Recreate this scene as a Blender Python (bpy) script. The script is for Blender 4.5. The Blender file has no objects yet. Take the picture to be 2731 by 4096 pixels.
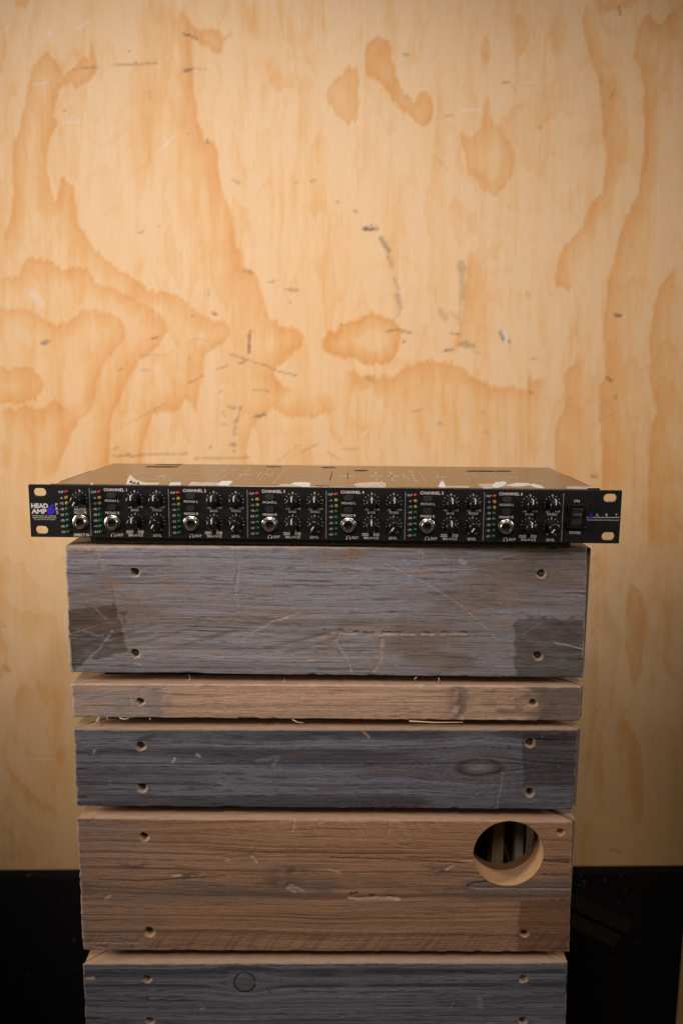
import bpy, bmesh, math, random
import numpy as np
from mathutils import Vector, Matrix
random.seed(7)
SC = bpy.context.scene
COL = SC.collection

# ------------------------------------------------------------------ camera
FPX, CX, CY, CZ = 3286.36, .02775, -.66169, .131835          # focal length in photo pixels, camera place (m)
PITCH, ROLL, YAW = -.162012, .0076685, -.0192259
IW, IH = 2731.0, 4096.0
def cam_axes():
    cy, sy, cp, sp = math.cos(YAW), math.sin(YAW), math.cos(PITCH), math.sin(PITCH)
    f = np.array([sy*cp, cy*cp, sp]); r = np.array([cy, -sy, 0.]); u = np.cross(r, f)
    return r*math.cos(ROLL)+u*math.sin(ROLL), -r*math.sin(ROLL)+u*math.cos(ROLL), f
AR, AU, AF = cam_axes()
CAMP = np.array([CX, CY, CZ])
cd = bpy.data.cameras.new('camera'); cam = bpy.data.objects.new('camera', cd); COL.objects.link(cam)
cd.sensor_fit = 'VERTICAL'; cd.sensor_height = 36.; cd.sensor_width = 24.
cd.lens = FPX*36/IH; cd.clip_start = .02; cd.clip_end = 50
cam.matrix_world = Matrix(((AR[0], AU[0], -AF[0], CX), (AR[1], AU[1], -AF[1], CY), (AR[2], AU[2], -AF[2], CZ), (0, 0, 0, 1)))
cd.dof.use_dof = True; cd.dof.focus_distance = .664; cd.dof.aperture_fstop = 7.0
SC.camera = cam

# ------------------------------------------------------------------ world, lamps, exposure
w = bpy.data.worlds.new('World'); SC.world = w; w.use_nodes = True
bg = w.node_tree.nodes['Background']; bg.inputs[0].default_value = (1., .80, .6, 1); bg.inputs[1].default_value = .03
SC.view_settings.view_transform = 'Standard'; SC.view_settings.look = 'None'
SC.view_settings.exposure = 0; SC.view_settings.gamma = 1
def area(name, loc, target, size, power, color, spread=180, size_y=None):
    l = bpy.data.lights.new(name, 'AREA'); l.shape = 'RECTANGLE' if size_y else 'DISK'; l.size = size
    if size_y: l.size_y = size_y
    l.energy = power; l.color = color; l.spread = math.radians(spread)
    o = bpy.data.objects.new(name, l); COL.objects.link(o); o.location = loc
    o.rotation_euler = (Vector(target)-Vector(loc)).to_track_quat('-Z', 'Y').to_euler()
    return o
def spot(name, loc, target, power, color, angle, blend=1., radius=.06):
    l = bpy.data.lights.new(name, 'SPOT'); l.energy = power; l.color = color; l.spot_size = math.radians(angle); l.spot_blend = blend; l.shadow_soft_size = radius
    o = bpy.data.objects.new(name, l); COL.objects.link(o); o.location = loc
    o.rotation_euler = (Vector(target)-Vector(loc)).to_track_quat('-Z', 'Y').to_euler()
    return o
spot('wall_falloff_spot', (-.46, -.75, 1.02), (-.27, .6, .18), 51, (.94, 1.0, 1.17), 54)  # added unseen overhead spot, cone shaped so the wall dims towards its edges
spot('wall_falloff_spot', (.60, -.75, 1.02), (.10, .6, .18), 36, (.94, 1.0, 1.17), 51)  # second added spot, evens out the wall
spot('crate_fill_spot', (-.12, -.98, .76), (0, .0, -.24), 42, (1., .85, .68), 32, 1., .16)  # added unseen spot, narrow cone brightens the crate front and spares the wall
area('side_lamp', (-1.1, -.34, .24), (-.1, .15, .08), .16, 3.9, (1., .78, .54), 100, .5)
area('side_lamp', (1.05, -.40, .42), (.15, .15, .06), .16, 1.6, (1., .78, .54), 104, .5)

# ------------------------------------------------------------------ measuring: photo pixel -> point on a plane of the place
def ray(px, py): return AF + AR*((px-IW/2)/FPX) - AU*((py-IH/2)/FPX)
def on(px, py, Y0, t=0.):
    v = ray(px, py); s = (Y0+t*CX-CY)/(v[1]-t*v[0]); return CAMP+s*v
def onz(px, py, z):
    v = ray(px, py); return CAMP+v*(z-CZ)/v[2]
def onplane(px, py, p0, n):
    v = ray(px, py); p0 = np.array(p0); n = np.array(n); return CAMP+v*(np.dot(p0-CAMP, n)/np.dot(v, n))
def project(P):
    Q = P-CAMP; d = Q@AF
    return IW/2+FPX*(Q@AR)/d, IH/2-FPX*(Q@AU)/d

# ------------------------------------------------------------------ numpy noise
def h2(ix, iy, seed):
    n = (ix.astype(np.int64)*374761393 + iy.astype(np.int64)*668265263 + seed*974634777) & 0x7fffffff
    n = ((n ^ (n >> 13))*1274126177) & 0x7fffffff
    return ((n ^ (n >> 16)) & 0xffff)/65535.
def vnoise(x, y, seed=0):
    x = np.asarray(x, float); y = np.asarray(y, float)+np.zeros_like(x)
    ix = np.floor(x); iy = np.floor(y); fx = x-ix; fy = y-iy
    fx = fx*fx*(3-2*fx); fy = fy*fy*(3-2*fy)
    a = h2(ix, iy, seed); b = h2(ix+1, iy, seed); c = h2(ix, iy+1, seed); d = h2(ix+1, iy+1, seed)
    return (a+(b-a)*fx)*(1-fy)+(c+(d-c)*fx)*fy
def fbm(x, y, seed=0, octv=4, gain=.5):
    s = 0; a = 1; t = 0
    for i in range(octv):
        s = s+a*vnoise(x*2**i, y*2**i, seed+i*17); t += a; a *= gain
    return s/t
def sstep(a, b, x):
    t = np.clip((x-a)/(b-a), 0, 1); return t*t*(3-2*t)
def seg_dist(x, y, pts, closed=False):
    d = np.full(x.shape, 1e9); n = len(pts)
    for i in range(n if closed else n-1):
        ax, ay = pts[i]; bx, by = pts[(i+1) % n]; ex, ey = bx-ax, by-ay
        L = ex*ex+ey*ey+1e-12
        t = np.clip(((x-ax)*ex+(y-ay)*ey)/L, 0, 1)
        d = np.minimum(d, (x-ax-t*ex)**2+(y-ay-t*ey)**2)
    return np.sqrt(d)
def inside(x, y, pts):
    r = np.zeros(x.shape, bool); n = len(pts)
    for i in range(n):
        ax, ay = pts[i]; bx, by = pts[(i+1) % n]
        if ay == by: continue
        c = ((ay > y) != (by > y)) & (x < (bx-ax)*(y-ay)/(by-ay)+ax)
        r ^= c
    return r

# ------------------------------------------------------------------ objects
def link(o, parent=None):
    COL.objects.link(o)
    if parent: o.parent = parent
    return o
def tag(o, label=None, cat=None, group=None, kind=None):
    if label: o['label'] = label
    if cat: o['category'] = cat
    if group: o['group'] = group
    if kind: o['kind'] = kind
    return o
def empty(name, loc=(0, 0, 0), rz=0.):
    o = bpy.data.objects.new(name, None); o.empty_display_size = .02; o.location = loc; o.rotation_euler = (0, 0, rz)
    return link(o)
def obj(name, bm, mats, parent=None, smooth=False):
    me = bpy.data.meshes.new(name)
    bmesh.ops.recalc_face_normals(bm, faces=bm.faces[:])
    bm.to_mesh(me); bm.free()
    for m in (mats if isinstance(mats, (list, tuple)) else [mats]): me.materials.append(m)
    if smooth: me.polygons.foreach_set('use_smooth', [True]*len(me.polygons))
    return link(bpy.data.objects.new(name, me), parent)
def box(bm, x0, x1, y0, y1, z0, z1, bev=0., mi=0):
    r = bmesh.ops.create_cube(bm, size=1.)
    vs = r['verts']
    for v in vs: v.co = Vector(((x0+x1)/2+v.co.x*(x1-x0), (y0+y1)/2+v.co.y*(y1-y0), (z0+z1)/2+v.co.z*(z1-z0)))
    fs = set(f for v in vs for f in v.link_faces)
    for f in fs: f.material_index = mi
    if bev:
        es = set(e for v in vs for e in v.link_edges)
        bmesh.ops.bevel(bm, geom=list(es), offset=bev, segments=2, affect='EDGES', profile=.5)
    return bm
def lathe(bm, prof, seg=32, cx=0., cz=0., closed_end=True):
    """profile of (radius, y): turned about the Y axis; y negative is toward the viewer"""
    rings = []
    for r, y in prof:
        if r <= 1e-9: rings.append([bm.verts.new((cx, y, cz))])
        else: rings.append([bm.verts.new((cx+r*math.cos(2*math.pi*k/seg), y, cz+r*math.sin(2*math.pi*k/seg))) for k in range(seg)])
    for a, b in zip(rings[:-1], rings[1:]):
        for k in range(seg):
            k2 = (k+1) % seg
            if len(a) == 1 and len(b) == 1: continue
            if len(a) == 1: bm.faces.new((a[0], b[k], b[k2]))
            elif len(b) == 1: bm.faces.new((a[k], b[0], a[k2]))
            else: bm.faces.new((a[k], b[k], b[k2], a[k2]))
    return bm
def prism(bm, pts, y0, y1, mi=0):
    """polygon in XZ pushed from y0 to y1"""
    a = [bm.verts.new((x, y0, z)) for x, z in pts]; b = [bm.verts.new((x, y1, z)) for x, z in pts]
    n = len(pts); fs = [bm.faces.new(a), bm.faces.new(b[::-1])]
    for i in range(n): fs.append(bm.faces.new((a[i], b[i], b[(i+1) % n], a[(i+1) % n])))
    for f in fs: f.material_index = mi
def rrect(cx, cz, w, h, r, n=6):
    out = []
    for qx, qz, a0 in ((1, 1, 0), (-1, 1, 90), (-1, -1, 180), (1, -1, 270)):
        for k in range(n+1):
            a = math.radians(a0+90*k/n); out.append((cx+qx*(w/2-r)+r*math.cos(a), cz+qz*(h/2-r)+r*math.sin(a)))
    return out
def plate_with_holes(name, outline, holes, thick, bevel=0.):
    """flat plate in the XZ plane, thickness along Y (front at y=0), real openings"""
    cu = bpy.data.curves.new(name, 'CURVE'); cu.dimensions = '2D'; cu.fill_mode = 'BOTH'
    cu.extrude = thick/2-bevel; cu.bevel_depth = bevel; cu.bevel_resolution = 1; cu.offset = -bevel
    for pts in [outline]+holes:
        s = cu.splines.new('POLY'); s.points.add(len(pts)-1); s.use_cyclic_u = True
        for p, (x, z) in zip(s.points, pts): p.co = (x, z, 0, 1)
    o = bpy.data.objects.new(name, cu); me = bpy.data.meshes.new_from_object(o)
    bpy.data.objects.remove(o); bpy.data.curves.remove(cu)
    me.transform(Matrix(((1, 0, 0, 0), (0, 0, -1, thick/2), (0, 1, 0, 0), (0, 0, 0, 1))))
    me.name = name
    return me

# ------------------------------------------------------------------ materials
def mat(name, col=(.5, .5, .5), rough=.5, metal=0., spec=.5, coat=0.):
    m = bpy.data.materials.new(name); m.use_nodes = True; b = m.node_tree.nodes['Principled BSDF']
    b.inputs['Base Color'].default_value = (*col, 1); b.inputs['Roughness'].default_value = rough
    b.inputs['Metallic'].default_value = metal; b.inputs['Specular IOR Level'].default_value = spec
    b.inputs['Coat Weight'].default_value = coat
    return m
def nd(m, t, **kw):
    n = m.node_tree.nodes.new(t)
    for k, v in kw.items(): setattr(n, k, v)
    return n
def lk(m, a, b): m.node_tree.links.new(a, b)
def bsdf(m): return m.node_tree.nodes['Principled BSDF']
def noise_node(m, scale_vec, detail=3., rough=.55, coord='Object', dist=0.):
    tc = nd(m, 'ShaderNodeTexCoord'); mp = nd(m, 'ShaderNodeMapping'); mp.inputs['Scale'].default_value = scale_vec
    lk(m, tc.outputs[coord], mp.inputs['Vector'])
    n = nd(m, 'ShaderNodeTexNoise'); n.inputs['Scale'].default_value = 1.; n.inputs['Detail'].default_value = detail
    n.inputs['Roughness'].default_value = rough; n.inputs['Distortion'].default_value = dist
    lk(m, mp.outputs[0], n.inputs['Vector']); return n
def ramp(m, src, stops):
    r = nd(m, 'ShaderNodeValToRGB'); e = r.color_ramp.elements
    while len(e) < len(stops): e.new(.5)
    for k, (p, c) in enumerate(stops): e[k].position = p; e[k].color = (*c, 1) if len(c) == 3 else c
    lk(m, src, r.inputs[0]); return r
def mixc(m, a, b, fac, mode='MIX'):
    x = nd(m, 'ShaderNodeMix', data_type='RGBA', blend_type=mode)
    for s, v in ((x.inputs[0], fac), (x.inputs[6], a), (x.inputs[7], b)):
        if hasattr(v, 'is_linked'): lk(m, v, s)
        elif isinstance(v, (int, float)): s.default_value = v
        else: s.default_value = (*v, 1)
    return x.outputs[2]
def bump(m, src, strength, dist):
    b = nd(m, 'ShaderNodeBump'); b.inputs['Strength'].default_value = strength; b.inputs['Distance'].default_value = dist
    lk(m, src, b.inputs['Height']); lk(m, b.outputs[0], bsdf(m).inputs['Normal'])
def speckled(name, col, col2, scale, rough, metal=0., spec=.5, bmp=0., bd=.0002):
    m = mat(name, col, rough, metal, spec); n = noise_node(m, scale)
    r = ramp(m, n.outputs[0], [(.3, col), (.7, col2)]); lk(m, r.outputs[0], bsdf(m).inputs['Base Color'])
    if bmp: bump(m, n.outputs[0], bmp, bd)
    return m

# =================================================================== THE PLYWOOD WALL
WY, WT = .59, .045                                            # wall plane: Y = WY + WT*X
def A(*p): return [(x/1.1479, y/1.1479) for x, y in p]
def B(*p): return [(1366+x/1.1479, y/1.1479) for x, y in p]
def Cc(*p): return [(x/1.1479, 900+y/1.1479) for x, y in p]
def D(*p): return [(1366+x/1.1479, 900+y/1.1479) for x, y in p]
def L(*p): return [(x/1.469, 1900+y/1.469) for x, y in p]
def Rr(*p): return [(2250+x/1.0707, 1900+y/1.0707) for x, y in p]
# growth-ring figure: (outline that is a ring edge, points that only close the area, fade width, strength)
FIG = [
 (A((0,1120),(22,1080),(50,980),(60,850),(55,700),(58,655),(90,590),(105,500),(120,400),(150,290),(185,265),(215,222),(260,275),(300,345),(340,310),(385,255),(410,260),(415,150),(440,230),(450,340),(430,345),(410,380),(350,405),(310,385),(280,410),(255,470),(250,530),(268,570),(240,620),(225,680),(220,780),(235,860),(255,920),(270,900),(280,830),(300,800),(325,850),(345,850),(350,920),(355,980),(375,1050))
  + Cc((420,80),(480,150),(560,205),(620,250),(680,300),(770,300),(820,330),(900,380),(960,430),(1040,440),(1062,490),(1020,555),(950,590),(930,700),(900,870),(870,800),(850,800),(830,850),(800,865),(770,850),(700,880),(680,950),(660,1030),(640,1200)), Cc((0,1200)), 95, .80),
 (Cc((-20,245),(85,230),(105,165),(130,150),(200,150),(250,175),(280,200),(360,190),(410,210),(440,250),(470,275),(500,275),(560,310),(640,350),(700,385),(760,440),(775,490),(740,540),(690,590),(640,640),(600,700),(560,790),(530,860),(510,950),(505,1200)), Cc((0,1200)), 80, .85),
 (Cc((-20,385),(100,385),(150,390),(200,430),(260,455),(300,450),(350,405),(400,385),(500,405),(560,430),(580,490),(570,540),(520,590),(480,640),(450,720),(440,800),(430,850),(370,900),(330,960),(300,1050),(240,1190)), Cc((0,1200)), 75, .75),
 (Cc((-20,660),(120,650),(190,690),(205,720),(190,770),(140,815),(90,825),(-20,815)), [], 95, .75),
 (Cc((-20,840),(40,850),(120,830),(200,850),(260,800),(290,830),(340,850),(380,830)), Cc((400,950),(300,1000),(240,1150),(190,1180),(165,1090),(110,1025),(20,1035),(-20,1050)), 110, .7),
 (Cc((480,1100),(478,900),(485,700),(515,640),(600,570),(650,560),(640,640),(600,700),(560,790),(520,880),(505,1100)), [], 60, .35),
 (A((850,-10),(855,60),(880,120),(920,135),(960,125),(1000,140),(1030,170),(1060,150),(1070,175),(1030,190),(1025,260),(980,245),(930,200),(890,190),(888,300),(890,400),(905,500),(910,550),(940,640),(980,650),(1000,690),(1005,800),(1040,900),(1070,1000),(1090,1148))
  + Cc((1100,100),(1110,190),(1180,220),(1200,300),(1240,420),(1290,460),(1370,480),(1400,520),(1395,570),(1330,600),(1280,650),(1265,690),(1300,740),(1370,770)), Cc((1200,900),(1150,1200),(900,1200),(760,700),(740,300),(620,-100))+A((560,700),(545,400),(520,200),(530,-10)), 170, .8),
 (Cc((1568,855),(1480,870),(1430,885),(1340,885),(1300,880),(1250,840),(1200,890),(1160,940),(1140,1000),(1135,1200)), Cc((1000,1200),(1050,900),(1210,720),(1380,760),(1568,750)), 90, .65),
 (Cc((1568,470),(1500,500),(1475,530),(1475,560),(1500,590),(1568,612))+D((50,620),(110,640),(180,648),(230,636),(268,575),(278,500),(262,450),(220,420),(150,405),(90,415),(50,440),(0,450)), [], 75, 1.0),
 (B((165,168),(120,195),(100,250),(110,330),(140,355),(175,370),(200,420),(230,470),(270,500),(300,520),(330,560),(360,585),(400,570),(420,530),(430,480),(410,430),(375,402),(350,420),(340,460),(310,440),(285,430),(270,380),(250,330),(235,250),(215,190),(190,172),(165,168)), [], 240, .85),
 (B((35,290),(75,310),(85,360),(80,480),(65,550),(35,570),(0,560))+A((1540,520),(1500,470),(1495,430),(1510,390),(1568,340))+B((35,290)), [], 240, .75),
 (B((665,150),(650,180),(640,250),(650,285),(670,292),(685,270),(685,180),(665,150)), [], 200, .6),
 (B((665,440),(650,500),(640,580),(605,640),(565,610),(540,600),(540,640),(560,700),(580,790),(620,830),(650,880),(710,900),(750,860),(790,800),(800,740),(790,690),(770,630),(740,620),(735,580),(700,570),(690,530),(680,450),(665,440)), [], 150, .6),
 (B((800,60),(790,120),(800,200),(810,270),(840,240),(860,200),(850,130),(830,80),(800,60)), [], 150, .45),
 (B((945,60),(945,120),(950,200),(975,270),(1000,290)), B((1050,240),(1080,100),(1000,20)), 120, .45),
 (B((1125,-10),(1095,100),(1110,160),(1130,240),(1150,310),(1175,370),(1190,450),(1190,560),(1205,650),(1215,740),(1200,800),(1190,880),(1130,960),(1110,1000),(1090,1060))+D((1040,70),(1010,110),(985,180),(975,240),(990,290),(1040,298),(1085,270)), D((1150,150),(1190,0))+B((1240,1020),(1260,880),(1330,840),(1350,600),(1350,350),(1230,300),(1210,100),(1300,-10)), 130, .75),
 (B((1530,30),(1500,60),(1450,110),(1405,60),(1380,90),(1355,140),(1340,200),(1335,280),(1370,320),(1380,420),(1385,550),(1380,700),(1365,830),(1340,920),(1300,990),(1270,1080))+D((1250,150),(1225,220),(1215,300),(1200,420),(1200,520),(1210,600),(1205,680),(1180,750),(1175,850),(1190,950),(1190,1250)), D((1420,1250),(1400,1000),(1430,850),(1410,700),(1415,400),(1450,200),(1480,-20))+B((1480,800),(1520,500),(1568,300),(1568,30)), 150, .8),
 (D((1568,170),(1500,220),(1450,300),(1425,380),(1415,480),(1410,600),(1415,750),(1440,850),(1410,950),(1405,1100),(1400,1500)), D((1568,1500)), 170, .75),
 (B((1130,-10),(1180,40),(1240,50),(1320,40),(1380,-10)), [], 150, .6),
 (D((610,92),(590,110),(580,170),(570,250),(560,330),(548,420),(512,560),(450,600)), D((560,600),(640,620),(700,540),(720,430),(720,300),(700,230),(670,180),(640,130)), 110, .7),
 (D((0,668),(60,680),(150,692),(240,690),(300,640),(420,620),(470,625),(560,650),(600,690),(650,720),(720,740),(790,735),(840,760),(860,690),(850,640),(880,700),(930,700),(945,650)), D((970,760),(960,1150),(0,1150)), 230, .8),
 (D((975,1250),(970,950),(985,900),(1025,830),(1020,680),(1060,640),(1088,560),(1068,500),(1075,300)), D((1110,300),(1120,600),(1170,720),(1170,900),(1180,1250)), 110, .7),
 (D((850,1110),(845,1000),(850,850),(865,775)), D((930,800),(960,900),(950,1110)), 90, .5),
 (A((60,-10),(70,30),(95,45),(125,30),(135,-10)), [], 100, .6),
 (A((-10,10),(20,100),(40,200),(10,330),(-10,340)), [], 80, .5),
 (A((1115,-10),(1120,80),(1165,200)), A((1400,330),(1400,-10)), 220, .45),
 (A((1215,240),(1225,340),(1270,420),(1350,410),(1365,300)), A((1420,200),(1300,180)), 150, .4),
 (L((-10,560),(40,730),(100,780),(200,800),(380,835)), L((380,1000),(-10,1000)), 110, .35),
 (L((-10,900),(40,1000),(60,1150),(-10,1200)), [], 90, .5),
 (L((60,1400),(95,1270),(130,1225),(180,1200)), L((330,1180),(420,1300),(420,1960),(300,1990),(170,1830),(90,1650)), 130, .55),
 (L((-10,1340),(15,1450),(20,1560),(60,1700),(120,1800),(230,1900),(380,2010)), L((330,2060),(200,1990),(90,1900),(-10,1760)), 55, .65),
 (L((-10,1830),(60,1920),(150,2010),(230,2080),(330,2120)), L((330,2160),(180,2120),(80,2040),(-10,1930)), 45, .55),
 (L((-10,2010),(60,2090),(130,2200),(150,2330)), L((100,2330),(50,2220),(-10,2120)), 40, .6),
 (L((-10,2190),(40,2260),(60,2340)), L((-10,2340)), 40, .6),
 (L((340,1750),(330,1640),(355,1600),(400,1560)), L((430,1560),(440,1900),(380,1900)), 70, .8),
 (Rr((270,560),(290,460),(340,500),(355,600),(352,700),(335,850),(300,920),(285,860),(268,760)), [], 90, .7),
 (Rr((210,1100),(235,1060),(280,1060),(330,1150),(345,1300),(340,1520)), Rr((290,1520),(260,1300)), 90, .6),
 (Rr((110,720),(125,640),(150,700),(150,1000),(120,1200),(105,1330)), Rr((60,1330),(90,900)), 70, .5),
 (Rr((60,330),(100,350),(160,330),(165,430),(130,470),(100,440)), [], 90, .4),
 (Rr((400,500),(440,600),(420,800),(520,1000)), Rr((520,500)), 110, .4),
]
LIGHT = [   # pale pockets of early wood
 (A((783,190),(790,160),(815,190),(828,240),(826,330),(832,400),(812,495),(795,440),(785,340)), .75),
 (A((780,-10),(785,60),(800,122),(812,90),(835,80),(852,30),(845,-10)), .6),
 (A((845,830),(870,810),(885,850),(885,920),(865,940),(850,900)), .5),
 (D((30,805),(62,745),(150,765),(195,820),(222,870),(245,930),(200,1020),(140,1110),(100,1110),(128,900),(20,880)), .8),
 (D((270,800),(305,825),(345,1000),(340,1060),(300,1060),(290,940)), .4),
 (D((75,490),(150,472),(210,500),(215,555),(150,580),(90,560)), .55),
 (L((130,1350),(210,1440),(270,1380),(340,1500),(330,1750),(300,1800),(240,1750),(170,1630),(140,1520)), .55),
 (Cc((905,700),(950,600),(990,620),(990,760),(940,800)), .4),
 (Cc((1265,690),(1300,640),(1370,600),(1420,680),(1380,770),(1330,760)), .6),
]
# marks on the plywood: (points, half width, darkness, roughness of the mark)
MARK = [(A((840,152),(905,178)),3,.85),(A((340,318),(450,308)),3,.5),(A((510,300),(720,290)),3,.55),(A((848,323),(880,321)),5,.9),(A((890,314),(945,318)),2,.3),(A((955,640),(952,655)),3,.8),
 (A((590,240),(600,234)),3,.5),(A((290,506),(305,504)),3,.45),(A((862,616),(876,608)),3,.4),(A((640,1070),(665,1058)),2,.5),(A((715,1040),(735,1036)),2,.4),(A((1070,825),(1098,840)),7,.28),(A((1430,827),(1448,825)),3,.7),(A((1355,836),(1365,835)),3,.4),(A((1548,924),(1556,930)),3,.7),
 (A((688,420),(690,450)),6,.25),(B((285,250),(305,250)),4,.5),(B((738,378),(772,380)),3,.6),(B((785,398),(792,412)),3,.4),(B((480,533),(510,530)),4,.55),(B((1270,32),(1280,66)),4,.7),(B((1240,425),(1234,455)),3,.6),(B((1182,372),(1186,378)),3,.5),
 (B((430,712),(486,784)),2,.3),(B((545,412),(570,400)),2,.25),(B((1455,290),(1442,336)),2,.35),(B((815,485),(825,492)),5,.25),(B((885,583),(925,585)),4,.2),(B((930,425),(930,440)),4,.2),(B((60,968),(68,974)),4,.55),(B((765,940),(768,960)),5,.15),
 (D((100,18),(165,18)),5,.95),(D((105,6),(155,4)),2,.7),(D((182,62),(198,92),(214,118)),11,.62),(D((214,140),(230,188)),9,.38),(D((243,245),(258,300)),8,.3),(D((256,320),(268,380)),10,.42),(D((260,390),(262,418)),5,.3),
 (D((545,180),(552,210)),18,.42),(D((553,220),(553,330)),13,.33),(D((545,340),(542,460)),6,.25),(D((455,395),(475,430)),15,.26),(D((500,400),(530,430)),9,.22),(D((500,496),(540,504)),4,.65),(D((540,548),(605,556)),10,.4),(D((570,536),(590,552)),5,.55),(D((470,578),(508,574)),5,.7),(D((610,582),(630,590)),4,.35),
 (D((205,488),(250,482)),3,.6),(D((262,482),(315,496)),6,.55),(D((280,530),(288,538)),4,.8),(D((1252,413),(1280,418)),5,.85),(D((1220,700),(1236,716)),5,.8),(D((1256,782),(1262,798)),4,.5),(D((1145,1152),(1168,1154)),7,.5),(D((730,492),(742,525)),8,.75),(D((762,525),(774,540)),4,.7),
 (D((120,700),(140,718)),8,.35),(D((440,912),(456,915)),6,.35),(D((660,948),(670,952)),5,.35),(D((860,768),(874,770)),3,.5),(D((1180,900),(1265,852)),2,.22),(D((320,853),(380,849)),2,.4),(D((850,310),(858,325)),9,.2),(D((645,860),(655,870)),6,.22),(D((875,612),(885,616)),4,.4),(D((0,1030),(75,1028)),3,.3),
 (Cc((198,545),(222,536)),9,.65),(Cc((978,402),(992,412)),6,.75),(Cc((700,520),(724,515)),4,.7),(Cc((880,417),(884,419)),4,.6),(Cc((1125,206),(1158,220)),4,.5),(Cc((1235,262),(1262,258)),4,.45),(Cc((1310,296),(1365,300)),5,.45),(Cc((1335,290),(1350,302)),5,.45),(Cc((1330,352),(1332,364)),4,.4),(Cc((955,295),(960,330)),3,.5),
 (Cc((1060,594),(1230,650),(1265,664)),2.2,.55),(Cc((1280,672),(1360,692)),2.5,.6),(Cc((1000,662),(1046,646)),3,.6),(Cc((1098,632),(1126,628)),4,.6),(Cc((870,724),(935,692)),2.5,.5),(Cc((1164,758),(1238,762)),2,.55),(Cc((580,915),(760,820)),1.6,.3),(Cc((760,600),(900,520),(1010,540)),1.6,.18),
 (Cc((516,1060),(600,1062),(700,1052),(860,1050)),3,.5),(Cc((585,1052),(605,1066)),6,.5),(Cc((890,1072),(1000,1072),(1135,1068)),3.5,.42),(Cc((1045,828),(1070,842),(1080,838)),3,.6),(Cc((1103,835),(1100,870),(1090,892)),3,.6),(Cc((1078,902),(1094,898)),4,.65),(Cc((1170,880),(1216,872)),5,.7),(Cc((1022,862),(1040,884)),3,.4),(Cc((1018,914),(1034,914)),4,.4),
 (Cc((1080,920),(1076,960)),7,.4),(Cc((1062,1008),(1078,1010)),8,.65),(Cc((1074,1038),(1080,1040)),5,.65),(Cc((966,1018),(968,1022)),4,.5),(Cc((1270,1090),(1370,1010)),1.6,.3),(Cc((1390,1040),(1460,1005)),2.2,.45),(Cc((1500,1040),(1568,1080)),2,.4),(Cc((545,665),(560,660)),5,.4),(Cc((1568,455),(1560,458)),3,.5),(Cc((1010,764),(1014,766)),3,.6),
 (Cc((520,1025),(550,1024)),2,.5),(Cc((640,35),(660,25)),2,.4),(Cc((640,600),(760,600)),1.5,.25),(Cc((868,600),(870,660)),2,.25),(Cc((645,665),(690,666)),3,.25),
 (Rr((200,1606),(240,1612)),4,.45),(Rr((140,1010),(155,1012)),4,.3),(L((-5,880),(35,886)),2,.4),(L((30,1130),(55,1150)),10,.3)]
PALE = [(D((742,500),(752,530)),4,1.),(A((0,160),(60,100)),2,.35),(A((360,130),(405,100)),6,.3),(A((225,140),(232,160)),5,.35),(A((290,560),(370,556)),3,.3),(A((160,385),(220,380)),4,.3),(A((720,700),(800,630)),2,.25),(B((555,505),(630,505)),3,.3),(B((840,378),(880,380)),4,.25),(L((170,1665),(330,1672)),3,.35),(D((90,965),(120,945)),4,.3),(Cc((150,310),(190,360)),18,.25)]
KNOTRED = [(Cc((1146,488),(1146,520),(1144,585)),4,.9)]
LUMEN = np.array
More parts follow.
